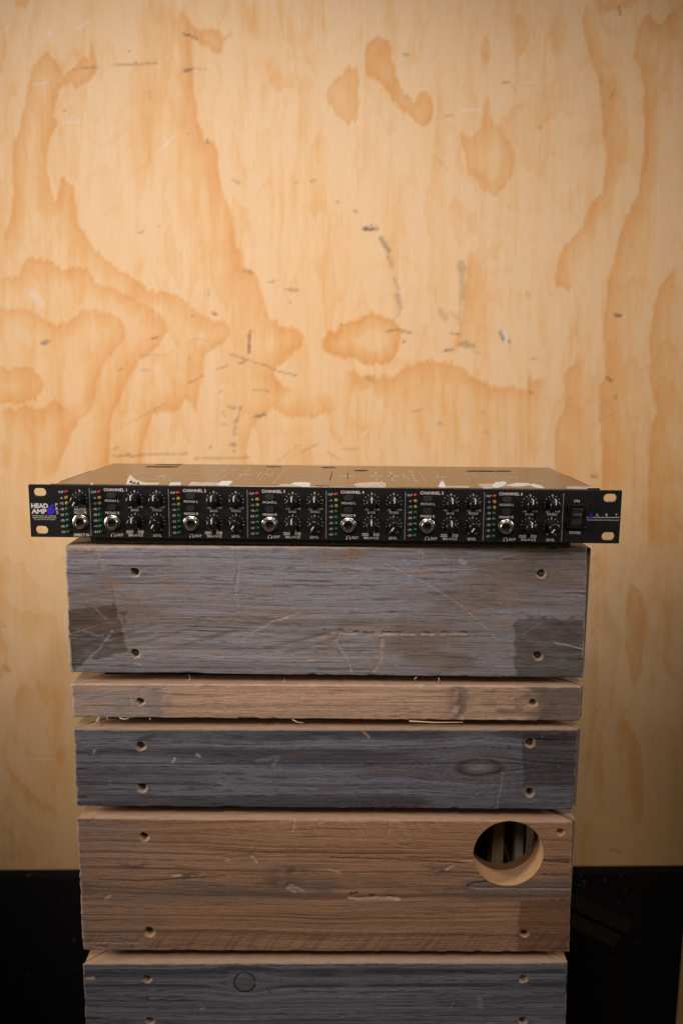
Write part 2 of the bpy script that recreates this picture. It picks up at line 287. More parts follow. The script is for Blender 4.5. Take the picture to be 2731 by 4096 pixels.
def wall_fields(X, Z):
    P = np.stack([X, WY+WT*X, Z], -1); x, y = project(P)
    wx = x+(fbm(x/38, y/60, 3, 3)-.5)*16+(fbm(x/7, y/60, 5, 2)-.5)*5
    wy = y+(fbm(x/16, y/40, 4, 3)-.5)*34+(vnoise(x/5, y/50, 9)-.5)*16
    g = np.zeros(x.shape)
    for sharp, close, fw, st in FIG:
        poly = sharp+close; xs = [p[0] for p in poly]; ys = [p[1] for p in poly]
        m = (wx > min(xs)-15) & (wx < max(xs)+15) & (wy > min(ys)-15) & (wy < max(ys)+15)
        if not m.any(): continue
        px, py = wx[m], wy[m]
        d = seg_dist(px, py, sharp); ins = inside(px, py, poly)
        fz = fw*(.65+.7*fbm(px/60, py/240, 21, 2))
        ring = .5+.5*np.cos(d/(7+.05*d)+3.*fbm(px/50, py/120, 23, 2)); v = np.where(ins, (.02+.62*np.exp(-d/(.72*fz))+.30*np.exp(-((d-9)/17)**2)+.20*ring*np.exp(-d/130))*sstep(0, 15, d+5), 0)*st
        if close:                                       # the open side fades out
            dc = seg_dist(px, py, [sharp[-1]]+close+[sharp[0]]); v = v*sstep(0, 60, dc)
        g[m] = np.maximum(g[m], v)
    for poly, st in LIGHT:
        xs = [p[0] for p in poly]; ys = [p[1] for p in poly]
        m = (wx > min(xs)-20) & (wx < max(xs)+20) & (wy > min(ys)-20) & (wy < max(ys)+20)
        if not m.any(): continue
        px, py = wx[m], wy[m]; d = seg_dist(px, py, poly, True); ins = inside(px, py, poly)
        g[m] *= 1-st*np.where(ins, sstep(0, 12, d+3), 0)
    # streaky growth zones between the rings
    hh = 5.5*fbm(wx/330, wy/900, 81, 3)+2.2*fbm(wx/90, wy/420, 82, 2); sw = hh-np.floor(hh); sw = np.exp(-sw/.33)*sstep(0, .05, sw)
    h3 = 9*fbm(wx/300+7, wy/620, 83, 3); s3 = h3-np.floor(h3); s3 = np.exp(-s3/.4)*sstep(0, .06, s3)
    g = g*.80+(.24*sw+.15*s3-.12)*(1-.5*np.clip(g, 0, 1))+.42*(fbm(x/60, y/560, 31, 4)-.42)+.26*(fbm(x/17, y/260, 33, 3)-.5)
    def strokes(lst, soft=2.2):
        out = np.zeros(x.shape); jx = x+(vnoise(x/9, y/9, 51)-.5)*6; jy = y+(vnoise(x/9, y/9, 52)-.5)*6
        for pts, hw, st in lst:
            xs = [p[0] for p in pts]; ys = [p[1] for p in pts]; q = hw*2+12
            m = (x > min(xs)-q) & (x < max(xs)+q) & (y > min(ys)-q) & (y < max(ys)+q)
            if not m.any(): continue
            d = seg_dist(jx[m], jy[m], pts)
            br = .45+.75*fbm(x[m]/7, y[m]/5, 61, 2)
            out[m] = np.maximum(out[m], st*np.clip(br, 0, 1.1)*(1-sstep(hw*.55, hw*1.15+soft, d)))
        return np.clip(out, 0, 1)
    return np.clip(g, -.3, 1.2), strokes(MARK), strokes(PALE), strokes(KNOTRED)
def plywood_wall():
    x0, x1, z0, z1 = -.66, .70, -1.12, .80; st = .0025
    gx = np.concatenate([np.linspace(-1.5, x0-.012, 70), np.linspace(x0, x1, int((x1-x0)/st)+1), np.linspace(x1+.012, 1.5, 66)])
    gz = np.concatenate([np.linspace(z0, z1, int((z1-z0)/st)+1), np.linspace(z1+.012, 1.3, 42)])
    nx, nz = len(gx), len(gz); X, Z = np.meshgrid(gx, gz); x0, x1, z0, z1 = gx[0], gx[-1], gz[0], gz[-1]
    X = X.ravel(); Z = Z.ravel(); N = len(X)
    co = np.stack([X, WY+WT*X, Z], -1)
    fl = wall_fields(X, Z)
    # a skirt of big quads so that the sheet goes on past the frame, and a back
    i = np.arange(nx*nz).reshape(nz, nx)
    q = np.stack([i[:-1, :-1], i[:-1, 1:], i[1:, 1:], i[1:, :-1]], -1).reshape(-1, 4)
    T = .018
    ex = np.array([(x0, WY+WT*x0+T, z0), (x1, WY+WT*x1+T, z0), (x1, WY+WT*x1+T, z1), (x0, WY+WT*x0+T, z1)])
    def side(a, b): return [[a[k], b[0], b[1], a[k+1]] for k in range(0)]
    q2 = [[N+1, N, N+3, N+2], [i[0, 0], N, N+1, i[0, -1]], [i[-1, -1], N+2, N+3, i[-1, 0]], [i[0, -1], N+1, N+2, i[-1, -1]], [i[-1, 0], N+3, N, i[0, 0]]]
    q = np.concatenate([q, np.array(q2)])
    me = bpy.data.meshes.new('plywood_wall')
    V = np.concatenate([co, ex])
    me.vertices.add(len(V)); me.vertices.foreach_set('co', V.ravel())
    me.loops.add(q.size); me.loops.foreach_set('vertex_index', q.ravel().astype(np.int32))
    me.polygons.add(len(q)); me.polygons.foreach_set('loop_start', np.arange(0, q.size, 4, dtype=np.int32))
    me.update(calc_edges=True)
    for nm, a in zip(('figure', 'scuff', 'pale', 'red'), fl):
        at = me.attributes.new(nm, 'FLOAT', 'POINT'); at.data.foreach_set('value', np.concatenate([a, np.zeros(4)]).astype(np.float32))
    m = mat('plywood', rough=.5, spec=.14)
    def att(n): a = nd(m, 'ShaderNodeAttribute'); a.attribute_name = n; return a.outputs['Fac']
    fib = noise_node(m, (520, 520, 14), 3., .6); fib2 = noise_node(m, (1700, 1700, 60), 2., .6); hue = noise_node(m, (5, 5, 2.2), 3.)
    add = nd(m, 'ShaderNodeMath', operation='MULTIPLY_ADD'); lk(m, fib.outputs[0], add.inputs[0]); add.inputs[1].default_value = .46; lk(m, att('figure'), add.inputs[2])
    sub = nd(m, 'ShaderNodeMath', operation='SUBTRACT'); lk(m, add.outputs[0], sub.inputs[0]); sub.inputs[1].default_value = .22
    r = ramp(m, sub.outputs[0], WALLRAMP)
    c = mixc(m, r.outputs[0], ramp(m, hue.outputs[0], [(.3, (1., .95, .88)), (.7, (1., 1., 1.06))]).outputs[0], .8, 'MULTIPLY')
    c = mixc(m, c, ramp(m, fib2.outputs[0], [(.3, (.90, .87, .84)), (.65, (1.03, 1.03, 1.03))]).outputs[0], .6, 'MULTIPLY')
    c = mixc(m, c, (.27, .07, .03), att('red')); c = mixc(m, c, (.82, .80, .84), att('pale')); c = mixc(m, c, (.09, .075, .075), att('scuff'))
    lk(m, c, bsdf(m).inputs['Base Color'])
    bump(m, fib.outputs[0], .12, .0006)
    me.materials.append(m)
    o = link(bpy.data.objects.new('plywood_wall', me))
    tag(o, 'orange plywood wall with flame grain and dark scuff marks behind the amplifier', 'wall')
WALLRAMP = [(0., (.80, .545, .295)), (.28, (.77, .462, .20)), (.62, (.73, .378, .135)), (1., (.67, .298, .084))]
plywood_wall()

# =================================================================== FLOOR, BLACK BOARD, BLACK CASE
FLOORZ = -1.06
bm = bmesh.new(); box(bm, -3, 3, -2.5, 3, FLOORZ-.02, FLOORZ)
tag(obj('floor', bm, speckled('floor_carpet', (.010, .010, .011), (.018, .018, .02), (400, 400, 400), .95, 0, .2)), kind='structure')
felt = mat('black_felt', (.006, .006, .007), .95, 0, .15)
_n = noise_node(felt, (700, 700, 700), 4); _l = noise_node(felt, (95, 95, 80), 1.5, .4)
_c = ramp(felt, _n.outputs[0], [(.3, (.005, .005, .006)), (.75, (.014, .014, .016))])
_f = ramp(felt, _l.outputs[0], [(.70, (0, 0, 0)), (.79, (.5, .5, .5))])
lk(felt, mixc(felt, _c.outputs[0], (.16, .15, .15), _f.outputs[0]), bsdf(felt).inputs['Base Color']); bump(felt, _n.outputs[0], .5, .001)
def wallbox(bm, x0, x1, out0, out1, z0a, z1a, z1b, bev):
    """box standing against the tilted wall: out = distance from the wall, the top runs from z1a to z1b"""
    k = len(bm.verts); vs = []
    for x, zt in ((x0, z1a), (x1, z1b)):
        for o in (out0, out1):
            for z in (z0a, zt): vs.append(bm.verts.new((x, WY+WT*x-o, z)))
    for f in ((0, 1, 3, 2), (4, 6, 7, 5), (0, 4, 5, 1), (2, 3, 7, 6), (1, 5, 7, 3), (0, 2, 6, 4)): bm.faces.new([vs[j] for j in f])
    if bev: bmesh.ops.bevel(bm, geom=list({e for v in vs for e in v.link_edges}), offset=bev, segments=3, affect='EDGES', profile=.5)
bm = bmesh.new()
BT = .024
pl = on(150, 3473, WY, WT); pr = on(2724, 3456, WY, WT)
sl = (pr[2]-pl[2])/(pr[0]-pl[0])
zA = pl[2]+sl*(-1.4-pl[0])
wallbox(bm, -1.4, pr[0]+.003, .002, BT, FLOORZ+.001, zA, pr[2], .0025)
tag(obj('black_board', bm, felt, smooth=False), 'black felt-covered board standing against the foot of the plywood wall', 'board')
# low black case in front of the board, right of the crate
casem = speckled('black_vinyl', (.004, .004, .0045), (.008, .008, .0085), (900, 900, 900), .7, 0, .12, .3)
cz = -.66
c0 = onz(2455, 3782, cz)
def unit(a): return a/np.linalg.norm(a)
e1 = unit((onz(2279, 3699, cz)-c0)[:2]); e2 = np.array([-e1[1], e1[0]])
if e2[0] < 0: e2 = -e2
case = empty('equipment_case', (c0[0], c0[1], FLOORZ), 0); tag(case, 'low black equipment case with a grooved lid standing to the right of the crate', 'case')
def casebox(bm, a0, a1, b0, b1, z0, z1, bev):
    vs = []
    for z in (z0, z1):
        for a, b in ((a0, b0), (a1, b0), (a1, b1), (a0, b1)):
            p = e1*a+e2*b; vs.append(bm.verts.new((p[0], p[1], z)))
    for f in ((0, 1, 2, 3), (4, 5, 6, 7), (0, 1, 5, 4), (1, 2, 6, 5), (2, 3, 7, 6), (3, 0, 4, 7)): bm.faces.new([vs[j] for j in f])
    bmesh.ops.bevel(bm, geom=list({e for v in vs for e in v.link_edges}), offset=bev, segments=3, affect='EDGES', profile=.5)
H = cz-FLOORZ
bm = bmesh.new(); casebox(bm, 0, .16, 0, .074, .001, H-.02, .004); obj('body', bm, casem, case)
bm = bmesh.new(); casebox(bm, -.001, .161, -.001, .030, H-.019, H, .004); casebox(bm, -.001, .161, .040, .075, H-.019, H, .004); casebox(bm, .004, .156, .028, .042, H-.019, H-.010, .002)
obj('lid', bm, casem, case)

# =================================================================== THE CRATE
CR_T = .0335; CRY = .006; KS = (.66169+.006)/(.66169+.012)      # KS: rescales depths read at 12 mm
def kz(z): return CZ+(z-CZ)*KS
crate = empty('wooden_crate', (0, CRY, FLOORZ), math.atan(CR_T))
tag(crate, 'crate of reclaimed grey and brown planks carrying the amplifier', 'crate')
cu_, su_ = math.cos(math.atan(CR_T)), math.sin(math.atan(CR_T))
def uw(px, py):
    p = on(px, py, CRY, CR_T); return np.array([p[0]*cu_+(p[1]-CRY)*su_, p[2]])
def loc(u, v, z): return (u, v, z-FLOORZ)              # crate-local point from along, depth, world height
TH = .023; DEP = .30
def wood_mat(name, rough=.78):
    m = mat(name, rough=rough+.08, spec=.10)
    a = nd(m, 'ShaderNodeAttribute'); a.attribute_name = 'tone'
    f = noise_node(m, (95, 900, 1500), 4., .68, dist=.2); f2 = noise_node(m, (380, 900, 900), 3., .6)
    c = mixc(m, a.outputs['Color'], ramp(m, f.outputs[0], [(.28, (.62, .60, .58)), (.5, (1, 1, 1)), (.72, (1.22, 1.21, 1.2))]).outputs[0], .62, 'MULTIPLY')
    c = mixc(m, c, ramp(m, f2.outputs[0], [(.25, (.74, .73, .72)), (.6, (1.06, 1.06, 1.06))]).outputs[0], .75, 'MULTIPLY')
    c = mixc(m, c, (1., 1.09, 1.35), 1., 'MULTIPLY'); lk(m, c, bsdf(m).inputs['Base Color']); bump(m, f.outputs[0], .75, .0009)
    return m
WOODF = wood_mat('weathered_wood')
def cut_mat(name, c1, c2):
    m = mat(name, rough=.8, spec=.2); f = noise_node(m, (40, 700, 700), 4., .65)
    r = ramp(m, f.outputs[0], [(.3, c1), (.7, c2)]); lk(m, r.outputs[0], bsdf(m).inputs['Base Color']); bump(m, f.outputs[0], .4, .0006); return m
CUT = cut_mat('sawn_wood', (.34, .23, .175), (.52, .38, .31))
SIDEW = cut_mat('side_wood', (.17, .14, .12), (.30, .25, .22))
DARKW = cut_mat('dimmed_inner_wood', (.05, .035, .022), (.10, .07, .045))  # darker colour stands in for the shade inside the crate
HOLEW = cut_mat('hole_wood', (.40, .245, .15), (.56, .37, .245))
SCREWM = speckled('old_screw', (.16, .135, .085), (.46, .40, .28), (700, 700, 700), .32, 1.)
def paint(base, col, mask): return base+(np.array(col)-base)*mask[:, None]
def ragline(mm, seed):
    """a sawn edge: nearly straight, with chips bitten out here and there (m, inward)"""
    c = fbm(mm/7, 0*mm, seed, 4); return .0005*(fbm(mm/90, 0*mm, seed+5, 2)-.5)+.00010*(vnoise(mm/1.1, 0*mm, seed+7)-.5)+.0011*np.clip(c-.62, 0, 1)*2
def plank(name, corners, seed, colour_fn, screws, hole=None, ragged=1.0):
    TL, TR, BR, BL = [uw(*c) for c in corners]
    nu, nw = int((TR[0]-TL[0])/.00088), max(20, int((TL[1]-BL[1])/.00062))
    S, Tt = np.meshgrid(np.linspace(0, 1, nu), np.linspace(0, 1, nw))       # Tt: 0 top, 1 bottom
    L_ = (TL[0]+(BL[0]-TL[0])*Tt); R_ = (TR[0]+(BR[0]-TR[0])*Tt)
    L_ = L_+ragline(Tt*nw*.62, seed+1)*ragged; R_ = R_+-ragline(Tt*nw*.62, seed+2)*ragged*.8
    Wt = TL[1]+(TR[1]-TL[1])*S+-ragline(S*nu*.88, seed+3)*ragged*.5
    Wb = BL[1]+(BR[1]-BL[1])*S+ragline(S*nu*.88, seed+4)*ragged*.75
    U = L_+(R_-L_)*S; W = Wt+(Wb-Wt)*Tt
    u, wv = U.ravel(), W.ravel()
    mm = 1000.
    dl, dr, dt, db = (U-L_).ravel()*mm, (R_-U).ravel()*mm, (Wt-W).ravel()*mm, (W-Wb).ravel()*mm
    chip = fbm(u*120, wv*160, seed+6, 3)
    dep = np.zeros(len(u))
    for d, rr in ((dl, 2.2), (dr, 1.8), (dt, 1.5), (db, 1.2)):
        r = rr*(.25+2.6*np.clip(chip-.42, 0, 1)**1.2*2); q = np.clip(d/r, 0, 1); dep += r*(1-np.sqrt(1-(1-q)**2))*.75
    col, relief = colour_fn(u, wv, dl, dr, dt, db, seed)
    dep += relief
    sc = []
    for k, (px, py, rad) in enumerate(screws):
        c = uw(px, py); d = np.hypot(u-c[0], wv-c[1])*mm
        an = np.arctan2(wv-c[1], u-c[0]); rr = rad*(1+.28*(vnoise(an*1.6+9, 0*an+k, seed+40+k)-.5))
        m = 1-sstep(rr*.62, rr, d); dep += m*4.6
        lip = sstep(rr*.55, rr*.8, d)*(1-sstep(rr*.95, rr*1.28, d))
        fresh = lip*np.clip(.55+.9*(vnoise(an*1.3+3, 0*an+k, seed+60+k)-.35)-.35*np.sin(an), 0, 1)
        col = paint(col, (.50, .35, .22), fresh*.7)
        col = paint(col, (.10, .07, .045), m*(1-lip)*.8)
        sc.append((c, rad))
    V = np.stack([u, dep/mm, wv-FLOORZ], -1); i = np.arange(nu*nw).reshape(nw, nu)
    q = np.stack([i[:-1, :-1], i[1:, :-1], i[1:, 1:], i[:-1, 1:]], -1).reshape(-1, 4)
    N0 = len(V)
    if hole:
        hc, hr = hole; r = np.hypot(u-hc[0], wv-hc[1])
        keep = (r[q] >= hr).any(1); inq = np.unique(q[keep]); mv = inq[r[inq] < hr]
        f = hr/np.maximum(r[mv], 1e-9); V[mv, 0] = hc[0]+(u[mv]-hc[0])*f; V[mv, 2] = hc[1]+(wv[mv]-hc[1])*f-FLOORZ
        q = q[keep]
    # back ring (mitred ends) and the four sides
    top, bot, lef, rig = i[0, :], i[-1, :], i[:, 0], i[:, -1]
    quads = [q]; mi = [np.zeros(len(q), int)]; extra = []; ecol = []
    def strip(ids, back):
        base = N0+sum(len(e) for e in extra); extra.append(back); n = len(ids)
        b = base+np.arange(n)
        quads.append(np.stack([ids[:-1], ids[1:], b[1:], b[:-1]], -1)); mi.append(np.ones(n-1, int)); return b
    def backpts(ids):
        p = V[ids].copy(); s = (p[:, 0]-u.min())/(u.max()-u.min()); a, b2 = u.min()+TH, u.max()-TH
        p[:, 0] = np.clip(a+(b2-a)*s, a, b2); p[:, 1] = TH; return p
    bt = strip(top, backpts(top)); bb = strip(bot[::-1], backpts(bot[::-1]))
    pl_ = V[lef].copy(); pl_[:, 0] = u.min()+TH; pl_[:, 1] = TH
    pr_ = V[rig].copy(); pr_[:, 0] = u.max()-TH; pr_[:, 1] = TH
    strip(lef[::-1], pl_[::-1]); strip(rig, pr_)
    if not hole:
        quads.append(np.array([[bt[0], bt[-1], bb[0], bb[-1]]])); mi.append(np.ones(1, int))
    VV = np.concatenate([V]+extra); Q = np.concatenate(quads)
    me = bpy.data.meshes.new(name)
    me.vertices.add(len(VV)); me.vertices.foreach_set('co', VV.ravel())
    me.loops.add(Q.size); me.loops.foreach_set('vertex_index', Q.ravel().astype(np.int32))
    me.polygons.add(len(Q)); me.polygons.foreach_set('loop_start', np.arange(0, Q.size, 4, dtype=np.int32))
    MI = np.concatenate(mi)
    me.polygons.foreach_set('material_index', MI.astype(np.int32)); me.polygons.foreach_set('use_smooth', MI == 0)
    me.update(calc_edges=True)
    at = me.color_attributes.new('tone', 'FLOAT_COLOR', 'POINT')
    c4 = np.ones((len(VV), 4)); c4[:, :3] = .4; c4[:N0, :3] = np.clip(col, .004, .95)
    at.data.foreach_set('color', c4.astype(np.float32).ravel())
    me.materials.append(WOODF); me.materials.append(CUT)
    o = link(bpy.data.objects.new('plank', me), crate)
    if hole:                                                      # the bored tunnel
        hc, hr = hole; bm = bmesh.new(); n = 96
        rings = []
        for rr, y in ((hr*1.012, -.0001), (hr*1.001, .0012), (hr*1.0, .004), (hr*.995, TH)):
            rings.append([bm.verts.new((hc[0]+rr*math.cos(2*math.pi*k/n), y, hc[1]-FLOORZ+rr*math.sin(2*math.pi*k/n))) for k in range(n)])
        for a, b in zip(rings[:-1], rings[1:]):
            for k in range(n): bm.faces.new((a[k], b[k], b[(k+1) % n], a[(k+1) % n]))
        obj('bored_hole', bm, HOLEW, o, True)
    for c, rad in sc:                                             # screw heads down in their holes
        bm = bmesh.new(); r = .0021+.0003*random.random(); a0 = random.random()*math.pi
        lathe(bm, [(r*1.0, .0075), (r, .0036), (r*.85, .0029), (r*.35, .0028), (r*.22, .0042), (0, .0044)], 14)
        for k in range(2):
            a = a0+k*math.pi/2; ca, sa = math.cos(a), math.sin(a)
            pts = [(ca*x-sa*z, sa*x+ca*z) for x, z in ((-.0014, -.0003), (.0014, -.0003), (.0014, .0003), (-.0014, .0003))]
            prism(bm, pts, .00262, .00275)
        so = obj('screw', bm, SCREWM, o, False); so.location = (c[0], 0, c[1]-FLOORZ)
        so.rotation_euler = (random.uniform(-.2, .2), 0, random.uniform(-.2, .2))
    return o
# ---- plank surfaces
def uwl(pts): return [tuple(uw(x, y)) for x, y in pts]
def stroke(u, w_, pts, hw, seed=0, soft=.4, brk=.0):
    """0..1 along a scratch; hw, soft in mm"""
    P = [(a*1000, b*1000) for a, b in uwl(pts)]; x, y = u*1000, w_*1000
    out = np.zeros(len(u)); xs = [p[0] for p in P]; ys = [p[1] for p in P]; q = hw*2+4
    m = (x > min(xs)-q) & (x < max(xs)+q) & (y > min(ys)-q) & (y < max(ys)+q)
    if m.any():
        jx = x[m]+(vnoise(x[m]/2.2, y[m]/2.2, seed+1)-.5)*1.5*min(1, hw); jy = y[m]+(vnoise(x[m]/2.2, y[m]/2.2, seed+2)-.5)*1.5*min(1, hw)
        v = 1-sstep(hw*.5, hw+soft, seg_dist(jx, jy, P))
        if brk: v = v*sstep(brk-.25, brk+.1, fbm(x[m]/4, y[m]/2, seed+3, 2))
        out[m] = v
    return out
def patch(u, w_, pts, soft=.8, seed=0, jit=1.5):
    P = [(a*1000, b*1000) for a, b in uwl(pts)]; x, y = u*1000, w_*1000
    jx = x+(fbm(x/5, y/5, seed+1, 3)-.5)*jit*2; jy = y+(fbm(x/5, y/5, seed+2, 3)-.5)*jit*2
    d = seg_dist(jx, jy, P, True); return np.where(inside(jx, jy, P), sstep(-soft, soft, d), 1-sstep(-soft, soft, d+soft))
def knot_warp(u, w_, cpx, rx, ry, push):
    c = uw(*cpx); du, dw = (u-c[0])*1000, (w_-c[1])*1000
    r = np.sqrt((du/rx)**2+(dw/ry)**2); return du, dw, r, np.sign(dw+1e-9)*push*np.exp(-(du/(rx*2.6))**2)*np.exp(-np.abs(dw)/(ry*2.2))
def lines(g, u, freq, seed, sharp=1.5):
    """grain lines across coordinate g (mm), long in u (mm)"""
    a = fbm(g*freq, u/260., seed, 3, .6); return np.clip(np.abs(a-.5)*2, 0, 1)**sharp
def grainset(g, x, seed):
    fine = np.clip((fbm(g*1.35, x/85, seed+11, 3, .62)-.5)*1.75+.5, 0, 1); coarse = fbm(g*.28, x/240, seed+12, 3, .55)
    hair = vnoise(g*1.25+3*vnoise(x/90, g*.05, seed+14), x/110, seed+13)
    crack = sstep(.74, .92, hair)*sstep(.38, .62, fbm(x/24, g*.5, seed+15, 2))
    rd = 1-np.abs(2*vnoise(g*.62+1.6*fbm(x/40, g*.3, seed+16, 2), x/190, seed+17)-1); rd2 = 1-np.abs(2*vnoise(g*.85+40, x/120, seed+18)-1)
    ln = np.maximum(sstep(.84, .97, rd), .8*sstep(.88, .98, rd2))*sstep(.36, .62, fbm(x/9, g*.7, seed+19, 3)); crack = np.maximum(crack, .72*ln)
    return fine, coarse, crack
def edges_worn(col, dl, dr, dt, db, u, w_, seed, fresh, top=1.4, side=2.6, bot=.7):
    n = fbm(u*90, w_*140, seed+71, 4); n2 = fbm(u*300, w_*300, seed+72, 2)
    m = np.maximum.reduce([(1-sstep(top*.4, top*(.5+2*n), dt))*sstep(.15, .4, n+.1), (1-sstep(side*.1, side*.1+side*2.0*np.clip(n-.28, 0, 1)+.35, dl))*sstep(.4, .6, n2+.1), (1-sstep(.2, side*1.8*np.clip(n-.28, 0, 1)+.45, dr))*.8, (1-sstep(bot*.3, bot*1.2, db))*sstep(.45, .65, n)*.7])
    return paint(col, fresh, np.clip(m, 0, 1)*.6)
def nicks(col, rel, u, w_, seed, n, fresh, box4):
    rs = np.random.RandomState(seed)
    for k in range(n):
        px = rs.uniform(box4[0], box4[1]); py = rs.uniform(box4[2], box4[3]); ln = rs.uniform(2, 22); an = rs.choice([rs.normal(0, .25), rs.normal(-.7, .4), rs.normal(1.4, .3)])
        s = stroke(u, w_, [(px, py), (px+ln*math.cos(an), py+ln*math.sin(an))], rs.uniform(.04, .16), seed+k, .16)
        st = rs.uniform(.08, .42); col = paint(col, fresh if rs.rand() < .72 else (.07, .055, .05), s*st); rel = rel+s*.25*st
    return col, rel
def surf1(u, w_, dl, dr, dt, db, sd):
    x, y = u*1000, w_*1000
    ym = (y-(-62))
    g = y+2.5*(fbm(x/120, y/60, sd, 3)-.5)*2+.006*x
    fine, coarse, crack = grainset(g, x, sd)
    big = fbm(x/95, y/26, sd+5, 4)
    col = np.array((.245, .222, .222))[None]*(.70+.62*fine[:, None])*(.80+.42*coarse[:, None])
    col = paint(col, (.20, .145, .105), sstep(.44, .66, big)*.85)
    col = paint(col, (.275, .27, .29), sstep(.50, .70, fbm(x/70, y/16, sd+8, 3))*.5)
    warm = np.exp(-((y+68)/9)**2)*sstep(.35, .6, fbm(x/55, y/8, sd+9, 3)); col = paint(col, (.21, .15, .11), warm*.6)
    rust = sstep(.63, .74, fbm(x/22, y/7, sd+10, 3)); col = paint(col, (.33, .20, .12), rust*.35)
    col = paint(col, (.165, .165, .18), sstep(14, 2, db)*.45)
    col = paint(col, (.07, .06, .06), crack*.75); rel = crack*.35+(.5-fine)*.16
    # slanting saw marks in the lower half
    saw = vnoise((-x*.34+y*1.1)/2.2+vnoise(x/25, y/9, sd+78), x/90, sd+30); low = np.exp(-((y+84)/11)**2)*sstep(130, -40, x)
    col = paint(col, (.10, .085, .085), sstep(.62, .8, saw)*low*.55)
    # covered, darker corners where tape has been
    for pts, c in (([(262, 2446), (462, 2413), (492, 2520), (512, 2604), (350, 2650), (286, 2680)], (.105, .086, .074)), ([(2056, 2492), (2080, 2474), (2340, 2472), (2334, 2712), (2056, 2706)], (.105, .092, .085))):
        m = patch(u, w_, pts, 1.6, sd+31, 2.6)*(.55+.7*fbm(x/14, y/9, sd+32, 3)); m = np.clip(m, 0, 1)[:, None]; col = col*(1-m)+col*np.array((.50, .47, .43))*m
    for pts, hw, c, st in ([(948, 2200), (950, 2290), (942, 2350), (950, 2420)], 1.5, (.33, .30, .29), .7), ([(955, 2222), (950, 2280), (940, 2330)], .5, (.13, .07, .045), .8), ([(1538, 2252), (1700, 2330), (1850, 2425), (1990, 2558)], .45, (.44, .40, .38), .8), ([(975, 2550), (1090, 2485), (1200, 2448)], .55, (.50, .40, .32), .8), ([(1110, 2480), (1150, 2468)], 1.1, (.55, .40, .27), .8), \
        ([(1340, 2562), (1375, 2610), (1400, 2660), (1405, 2695)], 1.5, (.43, .33, .25), .75), ([(1525, 2565), (1524, 2620), (1518, 2650), (1495, 2682)], 1.3, (.45, .33, .23), .75), ([(1528, 2560), (1524, 2580)], 2.2, (.55, .38, .25), .8), ([(333, 2656), (400, 2590), (452, 2522)], .8, (.40, .37, .35), .8), ([(280, 2535), (420, 2490), (570, 2488)], .5, (.38, .35, .33), .5), ([(380, 2430), (438, 2490)], .5, (.42, .38, .35), .6), ([(300, 2510), (440, 2560)], .4, (.36, .33, .31), .5), \
        ([(446, 2330), (458, 2395), (474, 2470), (486, 2510)], .8, (.12, .10, .095), .6), ([(482, 2452), (512, 2452)], 2.0, (.055, .055, .06), .85), ([(497, 2455), (500, 2488)], 1.6, (.055, .055, .06), .8), ([(2215, 2572), (2260, 2578), (2335, 2598)], .4, (.7, .68, .66), .9), ([(2090, 2535), (2160, 2488)], .5, (.34, .30, .28), .6), ([(2215, 2490), (2245, 2500)], 3.2, (.055, .045, .04), .8), ([(1885, 2350), (1890, 2395)], .5, (.14, .13, .13), .7), ([(2155, 2430), (2156, 2460)], .5, (.10, .09, .09), .7), ([(1975, 2408), (2000, 2410)], 1.5, (.42, .25, .10), .7), \
        ([(1845, 2240), (1855, 2250)], 3.6, (.56, .40, .29), .8), ([(1615, 2240), (1630, 2250)], 1.8, (.52, .38, .28), .7), ([(2000, 2230), (2055, 2215)], 1.0, (.50, .38, .28), .7), ([(1660, 2195), (1690, 2210)], 2.0, (.5, .37, .26), .8), ([(690, 2245), (720, 2245)], 3.5, (.40, .29, .19), .5), ([(785, 2567), (815, 2572)], 1.8, (.48, .32, .17), .6), ([(1360, 2540), (1330, 2570)], 1.4, (.45, .33, .24), .6), ([(800, 2632), (890, 2626)], .9, (.42, .31, .2), .6), ([(260, 2200), (420, 2190)], 4.5, (.46, .35, .27), .55), ([(380, 2195), (410, 2260)], 3, (.33, .26, .21), .6), ([(1400, 2310), (1530, 2240)], .3, (.36, .33, .33), .4), \
        ([(545, 2655), (560, 2660)], 2, (.55, .40, .27), .7), ([(1225, 2640), (1290, 2632)], 1.0, (.5, .33, .18), .7), ([(1240, 2560), (1310, 2540)], 1.0, (.5, .33, .18), .6), ([(2200, 2240), (2330, 2420)], 5, (.20, .17, .16), .45), ([(2290, 2380), (2335, 2382)], 1.5, (.42, .32, .24), .6), ([(620, 2480), (960, 2470), (1300, 2455), (1900, 2448)], .5, (.13, .11, .10), .5):
        s = stroke(u, w_, pts, hw*.8, sd+len(pts)*3, .4, .42); col = paint(col, c, s*st*.62); rel = rel+s*.3
    jag = stroke(u, w_, [(1295, 2520), (1400, 2523), (1470, 2530), (1560, 2528), (1700, 2531), (1885, 2528)], .8, sd+44, .35, .52); col = paint(col, (.045, .036, .032), jag*.8); rel = rel+jag*.6
    jag = stroke(u, w_, [(1295, 2531), (1470, 2540), (1885, 2537)], .9, sd+46, .4, .52); col = paint(col, (.48, .38, .31), jag*.8)
    kn = np.hypot((x-uw(2150, 2275)[0]*1000)/20, (y-uw(2150, 2275)[1]*1000)/13); col = paint(col, (.11, .095, .085), np.exp(-kn**2)*.45)
    col = edges_worn(col, dl, dr, dt, db, u, w_, sd, (.60, .45, .34), 2.0)
    return nicks(col, rel, u, w_, sd+90, 70, (.47, .40, .35), (280, 2320, 2210, 2690))
